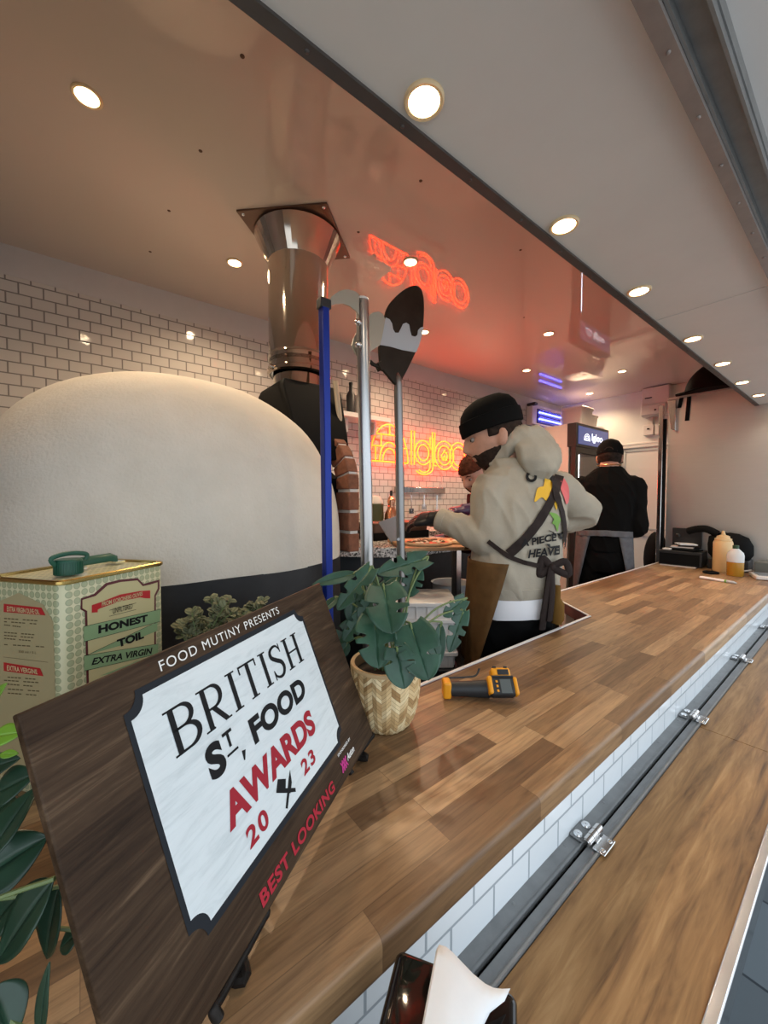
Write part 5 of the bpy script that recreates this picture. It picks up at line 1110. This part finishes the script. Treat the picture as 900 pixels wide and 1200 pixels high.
def wrinkle(b, amp, freq, vert=1.0, seed=0):
    for v in b.verts:
        n = v.normal; p = v.co
        q = noise.noise(V((p.x*freq+seed, p.y*freq, p.z*freq*vert)))+.5*noise.noise(V((p.x*freq*2.3, p.y*freq*2.3+seed, p.z*freq*2*vert)))
        q2_ = noise.noise(V((p.x*freq*1.7+p.z*6+seed, p.y*freq*1.7-p.z*5, p.z*freq*.55*vert+seed)))
        v.co = p+n*(amp*(.4-abs(q))+amp*1.5*((1-min(1, abs(q2_)*1.8))**3))
def person(lab, cfg):
    c = cfg; fx, fy = V(c['fx']).normalized(), V(c['fy']).normalized(); base = c['base']
    root = thing('person', lab, 'person', (base[0], base[1], 0))
    T = c['torso']     # list of (centre, half width, half depth)
    Mh = head_basis(c['head'], c['face']) @ Matrix.Scale(c.get('hscale', 1), 4)
    b = bm_(); add_head(b, Mh, c.get('hs', 1))
    nk_b = Mh @ V((0, -.035, -.07)); nk0 = T[-1][0]
    limb(b, [V(nk0)-V((0, 0, .04)), (V(nk0)+nk_b)/2+V((0, 0, .01)), nk_b+V((0, 0, .03))], [.068, .058, .056])
    rings_(b, [mapring(p, fx, fy, a*.86, d*.86) for p, a, d in T])
    arms = []
    for sd_ in ('L', 'R'):
        s_, e_, w_ = [V(p) for p in c['arm'+sd_]]; sgn = -1 if sd_ == 'L' else 1
        limb(b, [s_-fx*sgn*.05, s_, s_.lerp(e_, .5), e_, e_.lerp(w_, .4), w_], [.055, .054, .047, .041, .040, .027]); arms.append((sd_, s_, e_, w_))
        if c.get('hand'+sd_): hd, pn, cu2 = c['hand'+sd_]; add_hand(b, w_, hd, pn, 1 if sd_ == 'R' else -1, cu2)
        hp_ = V(T[0][0])+fx*sgn*.075; hp_.z = .91; kn = V((base[0], base[1], 0))+fx*sgn*.10+fy*.02+V((0, 0, .50)); an = V((base[0], base[1], 0))+fx*sgn*.11-fy*.01+V((0, 0, .09))
        limb(b, [hp_, kn.lerp(hp_, .5)+fy*.01, kn, kn.lerp(an, .45)-fy*.012, an], [.080, .072, .054, .052, .036]); rings_(b, [mapring(an+fy*q+V((0, 0, zz-.09)), fx, V((0, 0, 1)), w2, h2, 14) for q, zz, w2, h2 in ((-.06, .045, .02, .03), (-.02, .055, .035, .05), (.06, .04, .042, .035), (.14, .03, .044, .025), (.185, .025, .03, .018))])
    obj('body', remesh(b, .0055, 3), 'skin', root, smooth=80)
    for sd_ in (-1, 1):
        b = bm_(); ellip(b, Mh @ V((sd_*.0305, .0775, .003)), (.0115, .0085, .0095), Mh.to_3x3()); obj('eye', b, mat('eye_white', (.26, .23, .21), .3) if 'eye_white' not in bpy.data.materials else bpy.data.materials['eye_white'], root)
        b = bm_(); ellip(b, Mh @ V((sd_*.0305, .0850, .002)), (.0052, .0025, .0052), Mh.to_3x3()); obj('iris', b, 'eye', root)
        b = bm_(); tube(b, [Mh @ V((sd_*x, y, z)) for x, y, z in ((.014, .090, .022), (.028, .0885, .028), (.046, .077, .024))], [.004, .0045, .002], 8); obj('eyebrow', b, c.get('hairm', 'hair'), root)
    b = bm_(); hair_shell(b, Mh, c['hair'], c.get('hairoff', .010), 1, c.get('hjit', .002)); obj('hair', b, c.get('hairm', 'hair'), root, smooth=80)
    # top garment
    b = bm_(); rings_(b, [mapring(p, fx, fy, a, d) for p, a, d in T])
    for sd_, s_, e_, w_ in arms:
        sgn = -1 if sd_ == 'L' else 1; R3 = c.get('sleeve', (.085, .082, .068, .066, .056, .043)); e2 = e_+(e_-s_.lerp(w_, .5)).normalized()*.012
        limb(b, [s_-fx*sgn*.06-V((0, 0, .02)), s_, s_.lerp(e_, .55), e2, e2.lerp(w_, .55), e_.lerp(w_, .93)], R3, 18)
    if 'extra' in c: c['extra'](b)
    b = remesh(b, .0075, c.get('sm', 5)); b.normal_update(); wrinkle(b, c.get('wr', .004), 9, .55, base[0]*7); top = obj('top', b, c['topm'], root, smooth=80); top.name = c['topname']
    # trousers
    b = bm_()
    for sgn in (-1, 1):
        hp_ = V(T[0][0])+fx*sgn*.072; hp_.z = .93; kn = V((base[0], base[1], 0))+fx*sgn*.10+fy*.02+V((0, 0, .50)); an = V((base[0], base[1], 0))+fx*sgn*.11-fy*.01+V((0, 0, .05))
        limb(b, [hp_, kn.lerp(hp_, .5), kn, an], [.096, .092, .080, .072])
    h_ = V(T[0][0]); rings_(b, [mapring(V((h_.x, h_.y, z)), fx, fy, a, d) for z, a, d in ((.78, .14, .10), (.86, .158, .115), (.98, .155, .112))])
    b = remesh(b, .009, 4); b.normal_update(); wrinkle(b, .004, 8, .6, 3); obj('trousers', b, 'trouser', root, smooth=80)
    for sgn in (-1, 1):
        an = V((base[0], base[1], 0))+fx*sgn*.11-fy*.01; b = bm_()
        rings_(b, [mapring(an+fy*q+V((0, 0, zz)), fx, V((0, 0, 1)), w2, h2, 18) for q, zz, w2, h2 in ((-.085, .04, .025, .038), (-.05, .05, .042, .05), (.02, .055, .048, .055), (.10, .042, .053, .042), (.17, .034, .052, .034), (.205, .03, .03, .026))]); obj('shoe', b, 'black', root)
    return root, Mh, top, fx, fy
def bvh_of(o): 
    me = o.data; m = WM[o]; return BVHTree.FromPolygons([m @ v.co for v in me.vertices], [tuple(p.vertices) for p in me.polygons])
def on_surf(bv, px, py, off=.004):
    r = ray(px, py).normalized(); h = bv.ray_cast(CAM, r)
    if h[0] is None:
        q = CAM+r*1.4; h = bv.find_nearest(q)
    n = h[1] if h[1].dot(r) < 0 else -h[1]; return h[0]+n*off, n
def surf_band(b, bv, pix, wd, off=.005):
    pts = []
    for p in [(q.x, q.y) for q in smoothpts([(x, y, 0) for x, y in pix], 6)]: pts.append(on_surf(bv, *p, off))
    N = len(pts); A, B = [], []
    for i in range(N):
        d = (pts[min(i+1, N-1)][0]-pts[max(0, i-1)][0]).normalized(); n = pts[i][1]; s = d.cross(n).normalized(); w2 = wd[0]+(wd[1]-wd[0])*i/(N-1) if isinstance(wd, tuple) else wd
        A.append(b.verts.new(pts[i][0]+s*w2/2)); B.append(b.verts.new(pts[i][0]-s*w2/2))
    for i in range(N-1): b.faces.new((A[i], B[i], B[i+1], A[i+1]))
# ---- man in the oatmeal hoodie
fx, fy = V((.96, -.28, 0)), V((.28, .96, 0))
def tp_(x, y, z): return V((x, y, z))
T1 = [(tp_(1.305, .850, .945), .165, .120), (tp_(1.305, .850, .985), .174, .128), (tp_(1.302, .848, 1.04), .176, .130), (tp_(1.305, .842, 1.12), .176, .128), (tp_(1.318, .836, 1.22), .182, .130), (tp_(1.328, .838, 1.31), .182, .120), (tp_(1.325, .850, 1.375), .155, .102), (tp_(1.315, .866, 1.42), .105, .085), (tp_(1.300, .878, 1.452), .088, .08)]
h1 = V((1.252, .912, 1.538)); f1 = V((-.70, .70, -.20))
Mh1 = head_basis(h1, f1)
def man_hair(P): return 1 if (P.z > -.02 and P.y < -.012-.0*P.z) or (P.z > .045) or (abs(P.x) > .05 and P.y < .03 and P.z > .0) else 0
b1cfg = dict(fx=fx, fy=fy, base=(1.31, .87), torso=T1, head=h1, face=f1,
  armL=((1.188, .872, 1.340), (1.158, .866, 1.165), (1.080, 1.045, 1.225)), armR=((1.478, .778, 1.345), (1.618, .742, 1.245), (1.475, .93, 1.16)), sleeve=(.066, .066, .066, .060, .050, .040),
  handL=((-.25, .9, -.10), (.5, .1, -.8), .55), handR=((-.75, .6, -.05), (0, .1, -1), .4), hscale=1.10, hair=man_hair, hairoff=.006, topm='hoodie', topname='hoodie', wr=.0045)
m1, Mh, hd1, fx, fy = person('man in a black beanie and oatmeal hoodie, bent over the prep table', b1cfg)
# beard
def beard_mask(P):
    ss = lambda a, b_, x: max(0, min(1, (x-a)/(b_-a)))
    line = -.030-.30*max(0, P.y-.02)                        # cheek line drops towards the mouth
    m_ = ss(0, .012, line-P.z)*ss(-.030, -.015, P.y)
    if abs(P.x) < .034 and P.z > -.058: m_ = max(ss(.0, .006, -.043-P.z)*ss(.038, .030, abs(P.x))*ss(.05, .06, P.y), 0)
    if abs(P.x) < .018 and -.070 < P.z < -.056: m_ *= .2
    if abs(P.x) > .058 and P.z < -.0 and -.022 < P.y < .008: m_ = max(m_, ss(.01, 0, P.z))
    return m_
b = bm_(); hair_shell(b, Mh, beard_mask, .004, 1, .0015); obj('beard', b, 'hair', m1, smooth=80)
# beanie
b = bm_(); rs_ = []
tb_ = Matrix.Rotation(R_(-6), 4, 'X')
for z, a, d, dy in ((.028, .0835, .106, -.002), (.030, .089, .112, -.002), (.055, .0905, .114, -.003), (.078, .089, .112, -.004), (.080, .084, .107, -.004), (.105, .078, .100, -.006), (.128, .062, .082, -.010), (.144, .038, .052, -.014), (.150, .006, .01, -.016)):
    rs_.append([Mh @ tb_ @ (V((a*cos(2*pi*i/56), d*sin(2*pi*i/56)+dy, z))*.97) for i in range(56)])
rings_(b, rs_); obj('beanie', b, 'beanie', m1, smooth=35)
# hood, hem, cuffs
bv = bvh_of(hd1)
b = bm_(); nb_ = T1[-1][0]
rs_ = []
nb_ = V(T1[-2][0])+V((0, 0, .005))
hp_l = [nb_+V((0, 0, -.015))+fy*.095-fx*.02, nb_+V((0, 0, .0))+fy*.05-fx*.068, nb_+V((0, 0, .035))-fy*.005-fx*.078, nb_+V((0, 0, .10))-fy*.055-fx*.035, nb_+V((0, 0, .11))-fy*.07+fx*.04, nb_+V((0, 0, .06))-fy*.035+fx*.10, nb_+V((0, 0, .02))+fy*.03+fx*.09, nb_+V((0, 0, -.015))+fy*.09+fx*.04]
limb(b, hp_l, [.022, .028, .032, .034, .036, .034, .028, .022], 16)
hc = nb_-fy*.070+fx*.035; rings_(b, [mapring(hc+V((0, 0, dz))-fy*dy, fx, fy, a, d, 24, e=2.0) for dz, dy, a, d in ((.125, -.01, .035, .022), (.10, .005, .072, .036), (.06, .020, .092, .046), (.015, .032, .086, .046), (-.025, .034, .060, .038), (-.055, .025, .026, .020))])
b = remesh(b, .007, 6); b.normal_update(); wrinkle(b, .006, 10, .8, 2); obj('hood', b, 'hoodie', m1, smooth=80)
b = bm_(); rings_(b, [mapring(tp_(1.305, .850, z), fx, fy, a, d, 56) for z, a, d in ((.938, .158, .113), (.942, .168, .122), (.980, .175, .130), (.988, .168, .122))]); obj('hem_band', b, 'hoodie', m1)
b = bm_(); rings_(b, [mapring(tp_(1.305, .850, z), fx, fy, a, d, 40) for z, a, d in ((.872, .164, .120), (.90, .167, .122), (.95, .164, .118), (.97, .15, .11))]); b.normal_update(); wrinkle(b, .003, 14, .4, 5); obj('t_shirt', b, 'tshirt', m1)
for sd_ in ('L', 'R'):
    s_, e_, w_ = [V(p) for p in b1cfg['arm'+sd_]]; b = bm_(); tube(b, [e_.lerp(w_, .80), e_.lerp(w_, .84), e_.lerp(w_, .97), e_.lerp(w_, 1.0)], [.040, .046, .044, .036], 20); obj('cuff', b, 'hoodie', m1)
    hd, pn, cu2 = b1cfg['hand'+sd_]; b = bm_(); add_hand(b, w_, hd, pn, 1 if sd_ == 'R' else -1, cu2, 1.0, 1.10); tube(b, [w_-V(hd).normalized()*.03, w_, w_+V(hd).normalized()*.03], [.033, .031, .032], 16); obj('glove', remesh(b, .0045, 2), 'glove', m1, smooth=80)
# prints on the back
def quad_text(b, s, q, off=.0075, **kw):
    Q = [V((x, y)) for x, y in q]
    nA_, nC_ = 6, 2; G = []
    for ia in range(nA_+1):
        G.append([])
        for ic in range(nC_+1): a, c = ia/nA_, ic/nC_; p = (Q[0]*(1-a)+Q[1]*a)*(1-c)+(Q[3]*(1-a)+Q[2]*a)*c; G[-1].append(on_surf(bv, p.x, p.y, off)[0])
    def f(a, c):
        x, y = min(a*nA_, nA_-1e-6), min(c*nC_, nC_-1e-6); i, j = int(x), int(y); x -= i; y -= j
        return (G[i][j]*(1-x)+G[i+1][j]*x)*(1-y)+(G[i][j+1]*(1-x)+G[i+1][j+1]*x)*y
    text(b, s, f, **kw)
k5 = lambda x, y: (520+x/5, 445+y/5)
b = bm_(); quad_text(b, 'A PIECE OF', [(610, 641), (668, 630), (668, 621), (610, 632)], bold=.035); obj('back_lettering', b, 'ink', m1, smooth=0); b = bm_(); quad_text(b, 'HEAVEN', [(617, 654), (662, 648), (662, 638), (619, 644)], bold=.035); obj('back_lettering', b, 'ink', m1, smooth=0); b = bm_(); quad_text(b, 'O', [(615, 566), (628, 566), (628, 554), (615, 553)], bold=.05)
obj('back_lettering', b, 'ink', m1, smooth=0)
def blob(pix, m, name):
    b = bm_(); c = V((sum(p[0] for p in pix)/len(pix), sum(p[1] for p in pix)/len(pix), 0)); P = smoothpts([(x, y, 0) for x, y in pix], 4, True); rows = []
    for k in (0, .35, .7, 1): rows.append([b.verts.new(on_surf(bv, c.x+(p.x-c.x)*max(k, .02), c.y+(p.y-c.y)*max(k, .02), .0045)[0]) for p in P])
    for A, B in zip(rows[:-1], rows[1:]):
        for i in range(len(P)): b.faces.new((A[i], A[(i+1) % len(P)], B[(i+1) % len(P)], B[i]))
    obj(name, b, m, m1)
blob([k5(*p) for p in ((530, 715), (545, 640), (580, 625), (590, 575), (615, 590), (635, 615), (630, 660), (600, 710), (570, 690))], 'fig_yellow', 'back_print')
blob([k5(*p) for p in ((690, 575), (725, 625), (728, 700), (712, 730), (698, 690), (680, 640))], 'fig_red', 'back_print')
blob([k5(*p) for p in ((612, 780), (650, 785), (678, 815), (668, 850), (660, 890), (645, 850), (630, 840), (640, 810))], 'fig_green', 'back_print')
blob([k5(*p) for p in ((640, 705), (660, 730), (655, 765), (645, 740))], 'fig_yellow', 'back_print')
# apron with straps and ties
b = bm_(); nA, nZ = 30, 26; g = []
for j in range(nZ+1):
    t_ = j/nZ; z = 1.075-(.395)*t_; row = []
    for i in range(nA+1):
        ph = R_(-95+ (138+97-36*t_)*i/nA); fl_ = .012+.050*t_*(.6+.4*sin(3*ph+1))
        c_ = tp_(1.303, .849, z-.03*t_*(i/nA-.5)**2*4); a_3, d_3 = .172+fl_, .132+fl_
        e = 2.3; sx, cy = -sin(ph), cos(ph); kk = (abs(sx)**e+abs(cy)**e)**(-1/e); row.append(b.verts.new(c_+fx*(a_3*sx*kk)+fy*(d_3*cy*kk)+V((0, 0, .012*sin(i*.9+4*t_)*0))+(fx*sx+fy*cy)*(.007*t_*sin(i*1.3))))
    g.append(row)
for j in range(nZ):
    for i in range(nA): b.faces.new((g[j][i], g[j][i+1], g[j+1][i+1], g[j+1][i]))
apo = obj('apron', b, 'apron', m1, smooth=60); k_ = apo.modifiers.new('thickness', 'SOLIDIFY'); k_.thickness = .004
b = bm_(); rows = []
for j in range(12):
    t_ = j/11; rows.append([b.verts.new(tp_(1.30, .865, 1.10+.24*t_)+fx*((.15-.05*t_)*(-1+2*i/10))+fy*(.145-.01*t_-.05*abs(-1+2*i/10)**2)) for i in range(11)])
for j in range(11):
    for i in range(10): b.faces.new((rows[j][i], rows[j][i+1], rows[j+1][i+1], rows[j+1][i]))
k_ = obj('apron_bib', b, 'apron', m1, smooth=60).modifiers.new('thickness', 'SOLIDIFY'); k_.thickness = .004
b = bm_(); surf_band(b, bv, [(655, 558), (648, 580), (630, 612), (610, 636), (596, 649)], .034, .0055); obj('strap', b, 'strap', m1, smooth=60)
b = bm_(); surf_band(b, bv, [(645, 558), (650, 578), (657, 600), (660, 622), (660, 640)], .030, .0075); obj('strap', b, 'strap', m1, smooth=60)
b = bm_(); surf_band(b, bv, [(572, 634), (585, 644), (596, 652), (612, 658), (632, 663), (648, 660)], .016, .006); obj('waist_tie', b, 'strap', m1, smooth=60)
kn, kn_n = on_surf(bv, 642, 664, .016)
b = bm_()
for dx, dz in ((-.02, .03), (.03, .02)): tube(b, smoothpts([kn, kn+CR*dx*1.6+V((0, 0, dz)), kn+CR*dx*2+V((0, 0, -.025)), kn], 8), .006, 8, flat=2.2)
ellip(b, kn, (.015, .015, .015)); tube(b, smoothpts([kn, kn+V((0, 0, -.08))-CR*.012, kn+V((0, 0, -.22))-CR*.03], 6), .009, 8, flat=2.0); tube(b, smoothpts([kn, kn+V((0, 0, -.09))+CR*.004, kn+V((0, 0, -.19))-CR*.004], 6), .008, 8, flat=2.0); obj('tie_bow', b, 'strap', m1)
b = bm_(); q = kn+V((0, 0, -.15))+CR*.035+FH*.03; tube(b, smoothpts([q+V((0, 0, .08)), q, q+V((0, 0, -.06))], 5), [.014]*4+[.028]*5+[.02]*2, 12, flat=.5); obj('cloth', b, mat('mustard_cloth', (.17, .085, .012), .8), m1)
# ---- man in black
fx2, fy2 = V((.40, -.916, 0)), V((.916, .40, 0))
B2 = V((2.96, 1.205, 0)); q2 = lambda r, f, z: B2+fx2*r+fy2*f+V((0, 0, z))
T2 = [(q2(0, 0, .93), .158, .12), (q2(0, 0, 1.02), .165, .125), (q2(.01, 0, 1.16), .170, .13), (q2(.015, .005, 1.31), .182, .13), (q2(.015, .01, 1.40), .182, .118), (q2(.018, .018, 1.46), .145, .095), (q2(.026, .033, 1.532), .072, .068)]
h2 = q2(.030, .055, 1.600)
c2g = dict(fx=fx2, fy=fy2, base=(B2.x, B2.y), torso=T2, head=h2, face=V((.93, .30, -.22)), armL=(q2(-.160, .01, 1.395), q2(-.215, .03, 1.14), q2(-.12, .21, 1.12)), armR=(q2(.180, .01, 1.395), q2(.200, -.0, 1.11), q2(.09, .20, 1.07)), sleeve=(.068, .070, .062, .060, .050, .042),
  handL=((.8, .2, -.3), (0, 0, -1), .5), handR=((.7, .7, -.2), (0, 0, -1), .5), hair=lambda P: 1 if (P.y < -.01 and P.z > -.05) or P.z > .05 else 0, hairoff=.007, topm='sweat', topname='sweatshirt', wr=.004)
m2, Mh2, tp2, _, _ = person('man in black sweatshirt and black cap with his back turned, wearing a grey apron', c2g)
b = bm_(); rs_ = []
for z, a, d, dy in ((.012, .084, .106, -.002), (.04, .086, .108, -.002), (.08, .080, .102, -.004), (.112, .060, .080, -.006), (.130, .030, .042, -.008), (.135, .005, .008, -.008)): rs_.append([Mh2 @ V((a*cos(2*pi*i/48), d*sin(2*pi*i/48)+dy, z)) for i in range(48)])
rings_(b, rs_); ellip(b, Mh2 @ V((0, -.008, .136)), (.008, .008, .004)); obj('cap', b, 'beanie', m2)
b = bm_(); rows = []
for i in range(17):
    t_ = -1+2*i/16; rows.append((Mh2 @ V((.075*t_, .105*math.sqrt(1-.72*t_*t_), .018)), Mh2 @ V((.078*t_, .105+.07*math.sqrt(max(0, 1-t_*t_)), .004-.012*t_*t_))))
for i in range(16): b.faces.new([b.verts.new(p) for p in (rows[i][0], rows[i][1], rows[i+1][1], rows[i+1][0])])
solid(obj('cap_peak', b, 'beanie', m2, smooth=60), .003)
b = bm_()
for sg_ in (-1, 1): ellip(b, Mh2 @ V((sg_*.05, -.098, .018)), (.003, .003, .003), None, 8, 6)
ribbon(b, arc(0, 0, .028, 20, 160, 12), .006, 0, basis(Mh2 @ V((0, -.113, .015)), Mh2.to_3x3() @ V((1, 0, 0)), Mh2.to_3x3() @ V((0, 0, 1)), Mh2.to_3x3() @ V((0, -1, 0)))); obj('cap_stitching', b, 'strap', m2)
b = bm_(); tube(b, [V(T2[-1][0])+V((0, 0, .012))+fx2*.078*cos(2*pi*i/30)+fy2*.072*sin(2*pi*i/30) for i in range(30)], .0028, 6, True); obj('necklace', b, 'gold', m2)
bv2 = bvh_of(tp2)
def wrap(b, z0f, z1f, a0, a1, n=34, nz=10, c=B2, A=.180, D=.140, fxx=fx2, fyy=fy2, fl=.02, sh_=0):
    g = []
    for j in range(nz+1):
        t_ = j/nz; row = []
        for i in range(n+1):
            u = i/n; ph = R_((a0+(a1-a0)*u)*(1-sh_*t_) if sh_ else a0+(a1-a0)*u); z = z0f(u)*(1-t_)+z1f(u)*t_; s, k = sin(ph), cos(ph); row.append(b.verts.new(V((c.x, c.y, z))+fxx*((A+fl*t_)*s)+fyy*((D+fl*t_)*k)+(fxx*s+fyy*k)*.006*sin(i*1.1)*t_))
        g.append(row)
    for j in range(nz):
        for i in range(n): b.faces.new((g[j][i], g[j][i+1], g[j+1][i+1], g[j+1][i]))
b = bm_(); wrap(b, lambda u: 1.06, lambda u: .58, -152, 152, sh_=.22); a2 = obj('apron', b, 'denim', m2, smooth=60); k_ = a2.modifiers.new('thickness', 'SOLIDIFY'); k_.thickness = .004
b = bm_(); wrap(b, lambda u: 1.085-.02*abs(u-.5), lambda u: 1.045-.02*abs(u-.5), 110, 250, fl=.0, A=.186, D=.146); k_ = obj('apron_band', b, 'denim', m2, smooth=60).modifiers.new('thickness', 'SOLIDIFY'); k_.thickness = .005
# ---- third person behind the man in the beanie
B3 = V((1.80, 1.52, 0)); fy3 = V((-.72, .69, 0)); fx3 = V((.69, .72, 0)); q3 = lambda r, f, z: B3+fx3*r+fy3*f+V((0, 0, z))
B3 = V((1.92, 1.50, 0))
h3 = PD(557, 556, 2.32); T3 = [(q3(0, 0, .92), .16, .12), (q3(0, 0, 1.02), .17, .125), (q3(0, .01, 1.15), .18, .13), (q3(0, .03, 1.25), .195, .13), (q3(0, .05, 1.32), .19, .115), (q3(0, .07, 1.37), .15, .1), (q3(0, .09, 1.41), .08, .075)]
sh = h3-q3(0, .12, 1.53); T3 = [(p+V((sh.x, sh.y, sh.z*min(1, max(0, (p.z-.9)/.5)))), a, d) for p, a, d in T3]; b3 = V((B3.x+sh.x, B3.y+sh.y))
o3 = V((sh.x, sh.y, sh.z)); wl, wr3 = PD(548, 597, 1.95), PD(530, 600, 2.0)
c3g = dict(fx=fx3, fy=fy3, base=tuple(b3), torso=T3, head=h3, face=V((-.85, .10, -.45)), armL=(q3(-.19, .05, 1.32)+o3, q3(-.24, .10, 1.10)+o3, wl), armR=(q3(.19, .05, 1.32)+o3, q3(.24, .12, 1.08)+o3, q3(.12, .33, 1.12)+o3),
  handL=((-.85, .3, -.1), (0, .1, -1), .5), handR=((-.8, .4, -.1), (0, 0, -1), .5), hair=lambda P: 1 if (P.y < -.01 and P.z > -.04) or P.z > .035 else 0, hairoff=.010, hjit=.012, hairm='redhair', topm='wine', topname='t_shirt', sleeve=(.078, .075, .060, .050, .040, .034), wr=.003)
m3, Mh3, tp3, _, _ = person('dark-haired person in a maroon top lit by the neon, behind the man in the beanie', c3g)
b = bm_(); hair_shell(b, Mh3, lambda P: 1 if (P.y > -.005 and P.z < -.035 and not (abs(P.x) < .022 and P.z > -.07)) else 0, .007); obj('beard', b, 'redhair', m3, smooth=80)
for sd_ in ('L', 'R'):
    s_, e_, w_ = [V(p) for p in c3g['arm'+sd_]]; hd, pn, cu2 = c3g['hand'+sd_]; b = bm_(); add_hand(b, w_, hd, pn, 1 if sd_ == 'R' else -1, cu2, 1, 1.10); tube(b, [w_-V(hd).normalized()*.03, w_, w_+V(hd).normalized()*.03], [.033, .031, .032], 16); obj('glove', remesh(b, .0045, 2), 'purple', m3, smooth=80)
